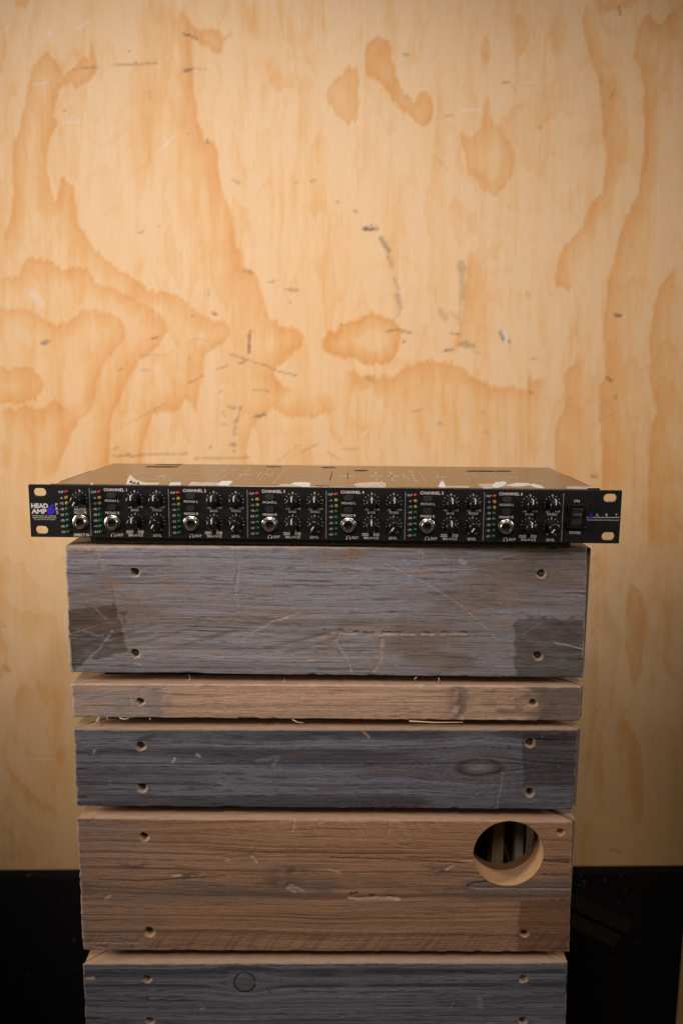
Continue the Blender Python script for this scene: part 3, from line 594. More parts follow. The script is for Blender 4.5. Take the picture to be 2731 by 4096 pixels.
def surf2(u, w_, dl, dr, dt, db, sd):
    x, y = u*1000, w_*1000; g = y+1.2*(fbm(x/90, y/20, sd, 3)-.5)*2
    fine, coarse, crack = grainset(g*1.2, x, sd)
    col = np.array((.45, .295, .195))[None]*(.72+.56*fine[:, None])*(.84+.32*coarse[:, None])
    gx = uw(700, 2800)[0]*1000
    col = paint(col, (.29, .245, .22), sstep(gx+20, gx-50, x)*(.35+.6*sstep(.35, .6, fbm(x/40, y/9, sd+3, 3))))
    col = paint(col, (.19, .17, .17), np.exp(-((x-uw(640, 2790)[0]*1000)/14)**2)*sstep(.4, .6, fbm(x/12, y/9, sd+4, 3))*.6)
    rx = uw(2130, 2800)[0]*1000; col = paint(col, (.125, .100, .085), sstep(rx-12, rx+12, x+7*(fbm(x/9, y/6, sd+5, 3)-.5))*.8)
    mid = uw(1835, 2790); col = paint(col, (.11, .09, .085), np.exp(-((x-mid[0]*1000)/9)**2)*sstep(.38, .62, fbm(x/6, y/6, sd+6, 3)+.18*sstep(-150, -132, y))*.8)
    col = paint(col, (.12, .095, .08), sstep(.55, .72, fbm(x/14, y/6, sd+7, 3))*sstep(uw(1850, 2800)[0]*1000, uw(2050, 2800)[0]*1000, x)*.6)
    col = paint(col, (.13, .085, .06), crack*.7); rel = crack*.3+(.5-fine)*.15
    for pts, hw, c, st in ([(330, 2823), (700, 2826), (1200, 2822), (2100, 2822)], .35, (.16, .11, .08), .7), ([(540, 2776), (575, 2740)], .5, (.20, .16, .14), .6), ([(520, 2780), (530, 2822)], .6, (.45, .38, .33), .5), ([(670, 2745), (640, 2765)], .5, (.5, .43, .38), .5):
        s = stroke(u, w_, pts, hw, sd, .4, .3); col = paint(col, c, s*st); rel = rel+s*.2
    col = edges_worn(col, dl, dr, dt, db, u, w_, sd, (.62, .47, .36), 1.2)
    return nicks(col, rel, u, w_, sd+90, 30, (.55, .43, .33), (300, 2310, 2750, 2870))
def surf3(u, w_, dl, dr, dt, db, sd):
    x, y = u*1000, w_*1000
    du, dw, r, k = knot_warp(u, w_, (1915, 3070), 24, 9, 13.)
    g = y-k*np.exp(-np.abs(du)/60)+3.0*(fbm(x/110, y/70, sd, 3)-.5)*2
    fine, coarse, crack = grainset(g, x, sd)
    band = vnoise(g*.16, x/400, sd+20)
    col = np.array((.128, .127, .148))[None]*(.66+.66*fine[:, None])*(.62+.75*coarse[:, None])
    col = paint(col, (.048, .046, .052), sstep(.55, .80, band)*.75); col = paint(col, (.165, .165, .185), sstep(.55, .75, fbm(x/60, g/12, sd+21, 3))*.55)
    col = paint(col, (.115, .085, .075), sstep(.60, .74, fbm(x/50, y/9, sd+22, 3))*.5)
    col = paint(col, (.035, .033, .04), crack*.9); rel = crack*.4+(.5-fine)*.18+(band-.5)*.2
    rings = .5+.5*np.sin(r*9+2*fbm(x/8, y/8, sd+23, 2)); kn = sstep(1.75, .7, r)
    col = paint(col, (.125, .105, .10), kn*.7); col = paint(col, (.05, .045, .048), kn*rings*.6); col = paint(col, (.21, .185, .175), sstep(.55, .15, r)*.8)
    col = paint(col, (.035, .03, .03), np.exp(-((r-.82)/.09)**2)*sstep(.3, .6, fbm(x/6, y/6, sd+24, 2))*.8); rel = rel-sstep(1., .3, r)*.3
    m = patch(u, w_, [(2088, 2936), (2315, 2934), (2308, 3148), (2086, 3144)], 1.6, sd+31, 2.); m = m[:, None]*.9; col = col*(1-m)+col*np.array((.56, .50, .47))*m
    for pts, hw, c, st in ([(300, 3052), (700, 3055), (1200, 3053), (1500, 3056), (2090, 3053)], .4, (.03, .03, .035), .85), ([(305, 3128), (520, 3135), (900, 3143)], .4, (.04, .035, .035), .7), ([(1030, 3040), (1110, 3025), (1090, 3060)], 2., (.23, .23, .26), .3), ([(700, 3035), (690, 3045)], 1.2, (.36, .34, .34), .7), ([(790, 3020), (800, 3026)], 1.6, (.36, .32, .30), .7), ([(1450, 2922), (1475, 2948)], 1.0, (.40, .25, .14), .7), ([(2010, 3090), (1985, 3230)], .6, (.26, .25, .26), .5), ([(380, 3000), (376, 3014)], .8, (.45, .33, .22), .7), \
        ([(560, 2965), (620, 2945)], 2.2, (.06, .05, .05), .6), ([(870, 3130), (900, 3138), (908, 3128)], .8, (.27, .27, .29), .6), ([(1660, 3222), (1680, 3224)], 1.8, (.10, .05, .03), .7), ([(1280, 3160), (1640, 3155)], 1.2, (.11, .07, .06), .5):
        s = stroke(u, w_, pts, hw, sd, .4, .2); col = paint(col, c, s*st); rel = rel+s*.3
    col = edges_worn(col, dl, dr, dt, db, u, w_, sd, (.44, .33, .26), .9, 2.6, .8)
    return nicks(col, rel, u, w_, sd+90, 55, (.33, .31, .31), (310, 2300, 2930, 3225))
def surf4(u, w_, dl, dr, dt, db, sd):
    x, y = u*1000, w_*1000
    du, dw, r, k = knot_warp(u, w_, (500, 3330), 45, 16, 9.)
    du2, dw2, r2, k2 = knot_warp(u, w_, (1150, 3520), 60, 9, 5.)
    g = y+k*.7-k2*.6+2.6*(fbm(x/100, y/60, sd, 3)-.5)*2+.012*x
    fine, coarse, crack = grainset(g, x, sd)
    base = np.array((.318, .180, .104))[None]; top = sstep(-330, -262, y)
    col = base*(.78+.40*fine[:, None])*(.72+.52*coarse[:, None])
    col = paint(col, np.array((.385, .205, .10)), top*sstep(-150, 40, x)*.55)
    gm = np.exp(-((y+316)/15)**2)*sstep(.30, .62, fbm(x/55, y/13, sd+3, 4)); col = paint(col, (.135, .112, .098), gm*.85)
    gl = sstep(-120, -205, x)*sstep(.3, .6, fbm(x/22, y/30, sd+4, 3)); col = paint(col, (.20, .165, .145), gl*.6)
    hairs = sstep(.60, .72, vnoise(g*1.05, x/300, sd+5))*np.exp(-((y+284)/9)**2); col = paint(col, (.10, .045, .025), hairs*.75)
    col = paint(col, (.37, .24, .17), sstep(.58, .72, vnoise(g*1.15+40, x/160, sd+6))*np.exp(-((y+284)/10)**2)*.6)
    arcs = sstep(.62, .80, vnoise(g*.42, x/500, sd+7)); col = paint(col, (.115, .055, .035), arcs*.6)
    saw = vnoise((x*1.25-y*.95)/2.5+2*vnoise(x/30, y/9, sd+77), y/60, sd+8); low = sstep(-353, -368, y)*sstep(-392, -380, y); col = paint(col, (.10, .068, .05), sstep(.50, .80, saw)*low*.42)
    sawt = vnoise((x*1.2+y*.9)/2.6, y/50, sd+9); upp = sstep(-276, -262, y)*sstep(-120, 0, x); col = paint(col, (.38, .26, .19), sstep(.66, .8, sawt)*upp*.45)
    col = paint(col, (.07, .035, .02), crack*.48); rel = crack*.3+(.5-fine)*.16+arcs*.15
    for px, py, w1, h1 in ((1120, 3530, 22, 6), (540, 3460, 14, 4), (1160, 3480, 20, 5), (1750, 3480, 12, 4), (760, 3500, 18, 4)):
        c = uw(px, py)*1000; q = ((x-c[0])/w1)**2+((y-c[1])/h1)**2; col = paint(col, (.09, .062, .05), np.exp(-q)*sstep(.35, .6, fbm(x/7, y/4, sd+px, 3))*.8)
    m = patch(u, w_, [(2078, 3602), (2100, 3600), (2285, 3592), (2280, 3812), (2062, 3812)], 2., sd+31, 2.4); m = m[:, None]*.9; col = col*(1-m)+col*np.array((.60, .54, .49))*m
    for pts, hw, c, st in ([(1395, 3590), (1440, 3594), (1500, 3590), (1595, 3594)], 1.3, (.48, .34, .26), .8), ([(1400, 3577), (1430, 3570)], .9, (.06, .035, .025), .9), ([(1480, 3580), (1500, 3585)], .9, (.06, .035, .025), .9), ([(1550, 3584), (1580, 3588)], .9, (.06, .035, .025), .9), ([(1838, 3442), (1890, 3443)], .6, (.50, .37, .29), .8), ([(1868, 3545), (1895, 3530), (1950, 3528)], .9, (.05, .03, .025), .8), ([(1885, 3552), (1960, 3555), (2270, 3556)], .7, (.36, .25, .19), .6), \
        ([(1320, 3478), (1360, 3484)], 1.2, (.40, .29, .23), .7), ([(1785, 3475), (1810, 3462)], 1.3, (.45, .33, .27), .7), ([(690, 3503), (720, 3500)], 1.1, (.46, .35, .28), .8), ([(1010, 3425), (1025, 3445)], 1.6, (.42, .3, .24), .7), ([(900, 3435), (915, 3440)], 1.8, (.40, .28, .22), .7), ([(420, 3590), (440, 3585)], 1.5, (.42, .3, .22), .7), ([(470, 3800), (330, 3776)], .5, (.33, .25, .20), .4), ([(320, 3772), (560, 3770)], 1.0, (.31, .23, .18), .5), \
        ([(400, 3520), (560, 3525), (900, 3505)], .6, (.06, .04, .03), .7), ([(1320, 3430), (1600, 3440), (1870, 3452)], .5, (.07, .035, .02), .8), ([(2170, 3445), (2275, 3450)], .7, (.06, .035, .03), .8), ([(2170, 3500), (2275, 3498)], .6, (.06, .035, .03), .7), ([(1180, 3565), (1150, 3550)], 1.6, (.40, .32, .27), .6), ([(1160, 3540), (1215, 3562)], 1.4, (.42, .33, .28), .5), ([(1560, 3270), (1555, 3330)], .9, (.38, .27, .2), .5), ([(1180, 3280), (1172, 3320)], 1.1, (.42, .31, .24), .6), ([(1275, 3290), (1290, 3285)], 1.8, (.44, .33, .26), .6):
        s = stroke(u, w_, pts, hw, sd+len(pts), .45, .2); col = paint(col, c, s*st); rel = rel+s*.45
    col = edges_worn(col, dl, dr, dt, db, u, w_, sd, (.50, .36, .28), 1.6, 2.6, .5)
    return nicks(col, rel, u, w_, sd+90, 85, (.44, .33, .26), (325, 2270, 3290, 3790))
def surf5(u, w_, dl, dr, dt, db, sd):
    x, y = u*1000, w_*1000
    du, dw, r, k = knot_warp(u, w_, (980, 3932), 9, 9, 8.)
    a, b, r2, k2 = knot_warp(u, w_, (1000, 4060), 70, 12, 0.)
    g = y-k+1.5*(fbm(x/110, y/70, sd, 3)-.5)*2
    loop = np.sqrt((a/75+.3*(fbm(x/40, y/14, sd+40, 2)-.5))**2+(b/13+.5*(fbm(x/45, y/20, sd+41, 2)-.5))**2)*11; wt = np.exp(-(r2/1.5)**2)*0.; g = g*(1-wt)+(-loop+y*.1)*wt
    fine, coarse, crack = grainset(g, x, sd); band = vnoise(g*.20, x/500, sd+20)
    col = np.array((.138, .135, .150))[None]*(.66+.66*fine[:, None])*(.64+.7*coarse[:, None])
    col = paint(col, (.040, .040, .050), sstep(.52, .78, band)*.8); col = paint(col, (.14, .14, .158), sstep(.55, .75, fbm(x/60, y/14, sd+21, 3))*.55)
    col = paint(col, (.025, .024, .03), crack*.8); rel = crack*.4+(.5-fine)*.18+(band-.5)*.2
    an = np.arctan2(dw, du)
    col = paint(col, (.105, .098, .10), sstep(1.15, .9, r)*.9); col = paint(col, (.02, .018, .02), np.exp(-((r-1.06)/.09)**2)*sstep(.2, .5, vnoise(an*1.2+5, 0*an, sd)+.2)); rel = rel+np.exp(-((r-1.06)/.09)**2)*.8
    for pts, hw, c, st in ([(590, 3990), (592, 4005)], .8, (.03, .03, .03), .8), ([(345, 3915), (375, 3912)], 1.3, (.45, .34, .27), .8), ([(1915, 3990), (1920, 4030)], 2.5, (.22, .22, .24), .5), ([(1800, 4030), (1810, 4000)], 1., (.2, .2, .23), .4), ([(1070, 3955), (1085, 3975)], .6, (.03, .03, .03), .7), ([(800, 4035), (815, 4030)], 1., (.3, .27, .26), .7), ([(1100, 3850), (1350, 3852)], 1.0, (.38, .28, .22), .4):
        s = stroke(u, w_, pts, hw, sd+3, .45); col = paint(col, c, s*st); rel = rel+s*.4
    col = edges_worn(col, dl, dr, dt, db, u, w_, sd, (.42, .32, .26), 1.2, 2.2)
    return nicks(col, rel, u, w_, sd+90, 40, (.28, .27, .28), (350, 2250, 3870, 4090))
HC = np.array([(uw(1893, 3405)[0]+uw(2172, 3405)[0])/2, (uw(2032, 3284)[1]+uw(2032, 3543)[1])/2]); HR = .0314*KS
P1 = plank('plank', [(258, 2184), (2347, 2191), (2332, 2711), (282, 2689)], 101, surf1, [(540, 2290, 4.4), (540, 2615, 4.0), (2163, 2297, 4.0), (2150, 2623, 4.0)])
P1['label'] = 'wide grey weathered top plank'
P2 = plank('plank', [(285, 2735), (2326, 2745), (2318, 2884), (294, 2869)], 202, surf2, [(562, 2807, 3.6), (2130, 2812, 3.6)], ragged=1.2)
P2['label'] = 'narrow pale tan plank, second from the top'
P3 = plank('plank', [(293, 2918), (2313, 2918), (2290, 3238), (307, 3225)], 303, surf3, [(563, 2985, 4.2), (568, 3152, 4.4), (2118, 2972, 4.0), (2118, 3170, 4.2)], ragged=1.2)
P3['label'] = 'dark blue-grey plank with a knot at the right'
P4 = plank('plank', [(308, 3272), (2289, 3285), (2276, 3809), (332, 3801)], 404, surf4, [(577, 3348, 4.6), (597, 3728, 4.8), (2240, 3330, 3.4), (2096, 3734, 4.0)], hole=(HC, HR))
P4['label'] = 'wide brown plank with a round hole'
P5 = plank('plank', [(332, 3855), (2270, 3850), (2258, 4230), (348, 4230)], 505, surf5, [(590, 3917, 4.0), (600, 4085, 4.0), (2092, 3915, 4.0), (2090, 4085, 4.0)])
P5['label'] = 'dark slate-grey lowest plank with a round knot'
# side, back and inner boards of the ring-built crate
UL, UR = CX+(-.2157-CX)*KS, CX+(.2255-CX)*KS
LAY = [(kz(a), kz(b)) for a, b in [(-.0085, -.1195), (-.1293, -.1600), (-.1702, -.2430), (-.2545, -.3835), (-.3960, -.490), (-.500, -.640), (-.650, -.790), (-.800, -.940), (-.950, -1.06)]]; LAY[-1] = (LAY[-1][0], FLOORZ+.002)
def plan_board(name, pts, z0, z1, mats):
    """board given by its plan outline (u,v); slot 0 = faces, slot 1 = sawn top and bottom"""
    bm = bmesh.new(); a = [bm.verts.new(loc(x, y, z0)) for x, y in pts]; b = [bm.verts.new(loc(x, y, z1)) for x, y in pts]; n = len(pts)
    for f in (bm.faces.new(a), bm.faces.new(b)): f.material_index = 1
    for i in range(n): bm.faces.new((a[i], a[(i+1) % n], b[(i+1) % n], b[i]))
    bmesh.ops.bevel(bm, geom=bm.edges[:], offset=.0007, segments=1, affect='EDGES')
    return obj(name, bm, mats, crate)
K = .0005
for li, (z1, z0) in enumerate(LAY):
    plan_board('plank', [(UL, .002), (UL+TH-K, TH+.001), (UL+TH-K, DEP-TH-.001), (UL, DEP-.002)], z0, z1, [SIDEW, CUT])
    if li == 3:                                                  # the right side is open behind its front return
        plan_board('plank', [(UR, .002), (UR-TH+K, TH+.001), (UR-TH+K, .052), (UR, .052)], z0, z1, [SIDEW, CUT])
        plan_board('plank', [(UR, .083), (UR-TH+K, .083), (UR-TH+K, DEP-TH-.001), (UR, DEP-.002)], z0, z1, [SIDEW, CUT])
    else:
        plan_board('plank', [(UR, .002), (UR-TH+K, TH+.001), (UR-TH+K, DEP-TH-.001), (UR, DEP-.002)], z0, z1, [SIDEW, CUT])
    plan_board('plank', [(UL+K, DEP), (UL+TH, DEP-TH), (UR-TH, DEP-TH), (UR-K, DEP)], z0, z1, [SIDEW, CUT])
    if li > 4: plan_board('plank', [(UL+K, 0), (UR-K, 0), (UR-TH, TH), (UL+TH, TH)], z0, z1, [SIDEW, CUT])
for ua, ub in ((UL+TH+.002, UL+.085), (UR-.030, UR-TH-.002)):    # corner posts the planks are screwed to
    for va, vb in ((TH+.0115, TH+.04), (DEP-TH-.042, DEP-TH-.002)):
        if ua > 0 and va < .1: continue
        plan_board('corner_post', [(ua, va), (ub, va), (ub, vb), (ua, vb)], FLOORZ+.01, -.028, [DARKW, DARKW])
POSTW = cut_mat('post_wood', (.14, .095, .055), (.21, .15, .09)); GREYW = cut_mat('grey_wood', (.17, .15, .14), (.24, .22, .205))
for x0_, x1_, y0_, y1_, pm in ((.1615, .1725, .050, .075, POSTW), (.1835, .1912, .050, .062, GREYW), (.128, .147, .075, .10, POSTW)):
    plan_board('inner_slat', [(x0_, y0_), (x1_, y0_), (x1_, y1_), (x0_, y1_)], -.49, -.028, [pm, DARKW])
me = plate_with_holes('backing_board', [(.095, -.3835), (.2005, -.3835), (.2005, -.2545), (.095, -.2545)], [[(HC[0]+HR*.99*math.cos(2*math.pi*k/72), HC[1]+HR*.99*math.sin(2*math.pi*k/72)) for k in range(72)]], .0095)
me.materials.append(cut_mat('liner_wood', (.13, .065, .03), (.22, .12, .06)))
bo = link(bpy.data.objects.new('backing_board', me), crate); bo.location = (0, TH+.0006, -FLOORZ)
nb = 4
for k in range(nb):                                              # deck under the amplifier
    v0 = TH+.001+k*(DEP-2*TH-.002)/nb; v1 = v0+(DEP-2*TH-.002)/nb-.0015
    plan_board('deck_board', [(UL+TH+.001, v0), (UR-TH-.001, v0), (UR-TH-.001, v1), (UL+TH+.001, v1)], -.027, -.0082, [SIDEW, SIDEW])
# splinters hanging from sawn edges
SPL = mat('splinter_wood', (.62, .47, .33), .8, 0, .2)
def splinter(parent, pts, wd, out=-.0004):
    bm = bmesh.new(); P = [uw(*p) for p in pts]; n = len(P); ring = []
    for i, p in enumerate(P):
        r = wd*(1-.75*i/(n-1)); t = P[min(i+1, n-1)]-P[max(i-1, 0)]; t = t/np.linalg.norm(t); nn = np.array([-t[1], t[0]])
        y = out-.0012*math.sin(3.1*i/(n-1))
        ring.append([bm.verts.new((p[0]+nn[0]*s*r, y+o, p[1]-FLOORZ+nn[1]*s*r)) for s, o in ((-1, 0), (0, -.0005), (1, 0), (0, .0005))])
    for a, b in zip(ring[:-1], ring[1:]):
        for k in range(4): bm.faces.new((a[k], a[(k+1) % 4], b[(k+1) % 4], b[k]))
    bm.faces.new(ring[0]); bm.faces.new(ring[-1]); obj('splinter', bm, SPL, parent)
splinter(P2, [(398, 2868), (390, 2882), (380, 2898)], .0007); splinter(P2, [(396, 2870), (398, 2886), (395, 2900)], .0005); splinter(P2, [(480, 2871), (500, 2874), (518, 2872)], .0007)
splinter(P2, [(1636, 2884), (1740, 2887), (1850, 2888)], .0008); splinter(P2, [(1170, 2878), (1190, 2886), (1215, 2890)], .0006); splinter(P2, [(756, 2722), (762, 2710), (756, 2698)], .0004)
splinter(P2, [(1135, 2730), (1137, 2722), (1136, 2712)], .0004); splinter(P1, [(1666, 2708), (1655, 2714), (1660, 2722)], .0004); splinter(P1, [(1325, 2178), (1330, 2172), (1329, 2163)], .0004)
splinter(P1, [(1752, 2711), (1756, 2718), (1752, 2725)], .0004); splinter(P2, [(430, 2870), (432, 2878)], .0006); splinter(P2, [(600, 2872), (603, 2880)], .0005)
# strip of clear tape peeling off the left end of the top plank
bm = bmesh.new(); tp = [(262, 2440), (258, 2470), (262, 2530), (270, 2600), (276, 2665), (282, 2686)]
rows = []
for i, p in enumerate(tp):
    q = uw(*p); jj = (.0008, -.0013, -.0004, -.0009, -.0004, .0002)[i]
    rows.append([bm.verts.new((q[0]+jj, .002, q[1]-FLOORZ)), bm.verts.new((q[0]+jj*.4+.0006, -.0007, q[1]-FLOORZ)), bm.verts.new((q[0]+.0030+.0008*(i % 2), -.0006, q[1]-FLOORZ))])
for a, b in zip(rows[:-1], rows[1:]):
    for k in range(2): bm.faces.new((a[k], a[k+1], b[k+1], b[k]))
tm = mat('old_tape', (.42, .38, .36), .35, 0, .5); bsdf(tm).inputs['Alpha'].default_value = .4
obj('tape_strip', bm, tm, P1, True)

# =================================================================== THE HEADPHONE AMPLIFIER
amp = empty('headphone_amplifier', (0, 0, 0))
tag(amp, 'black rack-mount headphone amplifier with rows of knobs lying on the wooden crate', 'amplifier')
PW, PH = .4826, .0437
PANEL = speckled('black_anodised', (.010, .010, .0115), (.016, .016, .018), (6, 900, 2400), .36, 0, .45, .06, .0002)
CASE = speckled('black_paint', (.014, .012, .010), (.020, .017, .015), (900, 900, 900), .24, 0, .62, .06, .0001); bsdf(CASE).inputs['Coat Weight'].default_value = .42; bsdf(CASE).inputs['Coat Roughness'].default_value = .2
PLASTIC = mat('black_plastic', (.010, .010, .011), .22, 0, .5); BUTTONM = mat('grey_button', (.040, .040, .044), .30, 0, .5)
WHITE = mat('white_print', (.70, .70, .74), .6, 0, .3); GREYP = mat('grey_print', (.20, .21, .24), .5, 0, .3); BLUE = mat('blue_print', (.045, .025, .68), .5, 0, .3)
CHROME = speckled('nickel', (.70, .68, .66), (.82, .80, .77), (500, 500, 500), .26, 1.)
DARKHOLE = mat('socket_dark', (.006, .006, .006), .6, 0, .2); RUB = mat('rubber', (.012, .012, .012), .8, 0, .2)
def Z1(x, y): p = on(90+x/2.5705, 1800+y/2.5705, 0); return p[0], p[2]
def Z3(x, y): p = on(1280+x/2.3758, 1800+y/2.3758, 0); return p[0], p[2]
def Z4(x, y): p = on(1900+x/2.45, 1800+y/2.45, 0); return p[0], p[2]
slots = []
for (fx, x, y) in ((Z1, 177, 433), (Z1, 198, 822), (Z4, 1322, 470), (Z4, 1302, 846)):
    c = fx(x, y); slots.append(rrect(c[0], c[1], .0107, .0066, .00328, 8))
me = plate_with_holes('front_panel', rrect(0, PH/2, PW, PH, .0006, 3), slots, .003, .0003)
me.materials.append(PANEL); link(bpy.data.objects.new('front_panel', me), amp)
CHW, CHD = .2205, .168
bm = bmesh.new(); box(bm, -CHW, CHW, .0031, CHD, .0008, PH-.0012, .0008); obj('chassis', bm, CASE, amp)
bm = bmesh.new(); box(bm, -CHW-.0006, CHW+.0006, .0040, CHD+.0004, PH-.0011, PH+.0002, .0004)
cover = obj('top_cover', bm, CASE, amp)
bm = bmesh.new(); box(bm, -.190, .203, .0045, .160, -.0050, .0006, .0004); obj('dark_base_strip', bm, CASE, amp)  # black box added under the chassis for the dark strip there
bm = bmesh.new()
bm.free()
for b6 in ((CHW+.0008, CHW+.0018, .02, .10, PH-.012, PH+.0004), (-CHW-.0018, -CHW-.0008, .02, .10, PH-.012, PH+.0004), (.2145, .2245, .0033, .0050, .004, PH+.0012), (-.2245, -.2145, .0033, .0050, .004, PH+.0003)):
    bm = bmesh.new(); box(bm, *b6, .0003); obj('rack_bracket', bm, CASE, amp)
for x, y in ((-.19, .016), (.19, .016), (-.19, .15), (.19, .15)):
    bm = bmesh.new(); lathe(bm, [(0, 0), (.006, 0), (.0075, .0080), (0, .0080)], 18); bm.transform(Matrix(((1, 0, 0, x), (0, 0, 1, y), (0, 1, 0, -.0071), (0, 0, 0, 1))))
    obj('rubber_foot', bm, RUB, amp)
# ---- lettering: glyph outlines as flat print on the panel
_tx = {}
def glyphs(s, bold):
    k = (s, bold)
    if k not in _tx:
        c = bpy.data.curves.new('t', 'FONT'); c.body = s; c.size = 1.; c.offset = bold; c.resolution_u = 3
        o = bpy.data.objects.new('t', c); me = bpy.data.meshes.new_from_object(o)
        v = [tuple(p.co) for p in me.vertices]; f = [tuple(p.vertices) for p in me.polygons]
        bpy.data.objects.remove(o); bpy.data.curves.remove(c); bpy.data.meshes.remove(me); _tx[k] = (v, f)
    return _tx[k]
INK = -.00012
class Print:
    def __init__(s): s.v = []; s.f = []
    def text(s, t, cx, cz, wd, ht, bold=.012, slant=0., y=INK):
        v, f = glyphs(t, bold); xs = [p[0] for p in v]; ys = [p[1] for p in v]; x0, x1, y0, y1 = min(xs), max(xs), min(ys), max(ys)
        b = len(s.v)
        for p in v:
            a = (p[0]-(x0+x1)/2)/max(x1-x0, 1e-6)*wd; c = (p[1]-(y0+y1)/2)/max(y1-y0, 1e-6)*ht
            s.v.append((cx+a+slant*c, y, cz+c))
        s.f += [tuple(i+b for i in q) for q in f]
    def poly(s, pts, y=INK):
        b = len(s.v); s.v += [(x, y, z) for x, z in pts]; s.f.append(tuple(range(b, b+len(pts))))
    def dot(s, cx, cz, r, n=8): s.poly([(cx+r*math.cos(2*math.pi*k/n), cz+r*math.sin(2*math.pi*k/n)) for k in range(n)])
    def arc(s, cx, cz, r, a0, a1, wd, n=14):
        for k in range(n):
            p = [math.radians(a0+(a1-a0)*(k+j)/n) for j in (0, 1)]
            s.poly([(cx+rr*math.cos(a), cz+rr*math.sin(a)) for rr, a in ((r-wd/2, p[0]), (r+wd/2, p[0]), (r+wd/2, p[1]), (r-wd/2, p[1]))])
    def build(s, name, m, parent):
        me = bpy.data.meshes.new(name); me.from_pydata(s.v, [], s.f); me.materials.append(m); return link(bpy.data.objects.new(name, me), parent)
# ---- prototypes, then copies
MMZ = .08556e-3*1.0                                             # metres per pixel of the measured channel
def led_bm():
    bm = bmesh.new(); R = .00155; lathe(bm, [(R, .001), (R, -.0006)]+[(R*math.cos(a), -.0006-R*.8*math.sin(a)) for a in (.35, .7, 1.05, 1.35)]+[(0, -.0006-R*.8)], 16); return bm
def ledm(n, c):
    m = mat(n, c, .12, 0, .6); return m
LEDM = [ledm('red_lens', (.36, .008, .010)), ledm('yellow_lens', (.30, .27, .045)), ledm('green_lens', (.008, .11, .055))]
protos = []
for m in LEDM:
    me = bpy.data.meshes.new('indicator_light'); b = led_bm(); bmesh.ops.recalc_face_normals(b, faces=b.faces[:]); b.to_mesh(me); b.free(); me.materials.append(m)
    me.polygons.foreach_set('use_smooth', [True]*len(me.polygons)); protos.append(me)
def led(kind, x, z): o = link(bpy.data.objects.new('indicator_light', protos[kind]), amp); o.location = (x, 0, z)
def knob_bm():
    bm = bmesh.new()
    lathe(bm, [(.0054, -.0003), (.0055, -.0014), (.0052, -.0026), (.0047, -.0045), (.0046, -.0102), (.0045, -.0112), (.0042, -.0119), (.0037, -.0124), (.0030, -.0127), (.0020, -.0127), (0, -.0127)], 36)
    return bm
_k = knob_bm(); kme = bpy.data.meshes.new('knob'); bmesh.ops.recalc_face_normals(_k, faces=_k.faces[:]); _k.to_mesh(kme); _k.free(); kme.materials.append(PLASTIC)
kme.polygons.foreach_set('use_smooth', [True]*len(kme.polygons))
bm = bmesh.new(); hw = .00046
prof = [(.0006, -.0128), (.0036, -.01285), (.0041, -.01262), (.00452, -.0117), (.00478, -.0068)]
prev = None
for r, y in prof:
    cur = [bm.verts.new((-hw, y, r)), bm.verts.new((hw, y, r))]
    low_ = [bm.verts.new((-hw, y+.0006, r-.0006)), bm.verts.new((hw, y+.0006, r-.0006))]
    if prev:
        bm.faces.new((prev[0][0], prev[0][1], cur[1], cur[0])); bm.faces.new((prev[0][0], cur[0], low_[0], prev[1][0])); bm.faces.new((prev[0][1], prev[1][1], low_[1], cur[1]))
    prev = (cur, low_)
pme = bpy.data.meshes.new('pointer'); bmesh.ops.recalc_face_normals(bm, faces=bm.faces[:]); bm.to_mesh(pme); bm.free(); pme.materials.append(WHITE)
knob0 = bpy.data.objects.new('knob', kme); pnt0 = bpy.data.objects.new('pointer', pme)
def knob(x, z, deg):
    k = knob0.copy(); k.location = (x, 0, z); k.rotation_euler = (0, math.radians(deg), 0); link(k, amp)
    p = pnt0.copy(); link(p, k)
def jack(x, z):
    bm = bmesh.new()
    lathe(bm, [(.0066, 0), (.0066, -.0010), (.0062, -.0013), (.0052, -.0014), (.0050, -.0034), (.0046, -.0038), (.0036, -.0038), (.0033, -.0034), (.0032, .010)], 40)
    j = obj('jack', bm, CHROME, amp, True); j.location = (x, 0, z)
    for p in j.data.polygons: p.use_smooth = True
    m = j.data; m.set_sharp_from_angle(angle=math.radians(35)) if hasattr(m, 'set_sharp_from_angle') else None
    bm = bmesh.new(); lathe(bm, [(.0032, .0002), (.0031, .0002), (.003, .006), (0, .006)], 24)
    s = obj('socket', bm, DARKHOLE, j)
def button(x, z):
    bm = bmesh.new(); o = rrect(0, 0, .0074, .0047, .0021, 6); i2 = rrect(0, 0, .0066, .0039, .0018, 6)
    n = len(o); r0 = [bm.verts.new((a, 0, b)) for a, b in o]; r1 = [bm.verts.new((a, -.0012, b)) for a, b in o]; r2 = [bm.verts.new((a, -.0018, b)) for a, b in i2]
    for a, b in ((r0, r1), (r1, r2)):
        for k in range(n): bm.faces.new((a[k], a[(k+1) % n], b[(k+1) % n], b[k]))
    bm.faces.new(r2); q = obj('push_button', bm, BUTTONM, amp); q.location = (x, 0, z)
dX = [Z1(700, 645)[0], Z1(1508, 650)[0]] + [on(650+808/2.3758, 2055, 0)[0]] + [Z3(57, 615)[0], Z3(806, 615)[0], Z4(82, 645)[0]]
d4, zref = Z3(57, 615)
def ch(x, y): a = Z3(x, y); return a[0]-d4, a[1]
VALS = ['-6', '-12', '-18', '-25', '-33', '-42', '-51']
LEDY = [421, 477, 531, 584, 638, 695, 748, 802]
def ticks(pr, cx, cz, R=.0062, top=True):
    for k in (-4, -3, -2, -1, 1, 2, 3, 4): pr.dot(cx+R*math.sin(math.radians(27*k)), cz+R*math.cos(math.radians(27*k)), .00033)
CAP = 24*MMZ
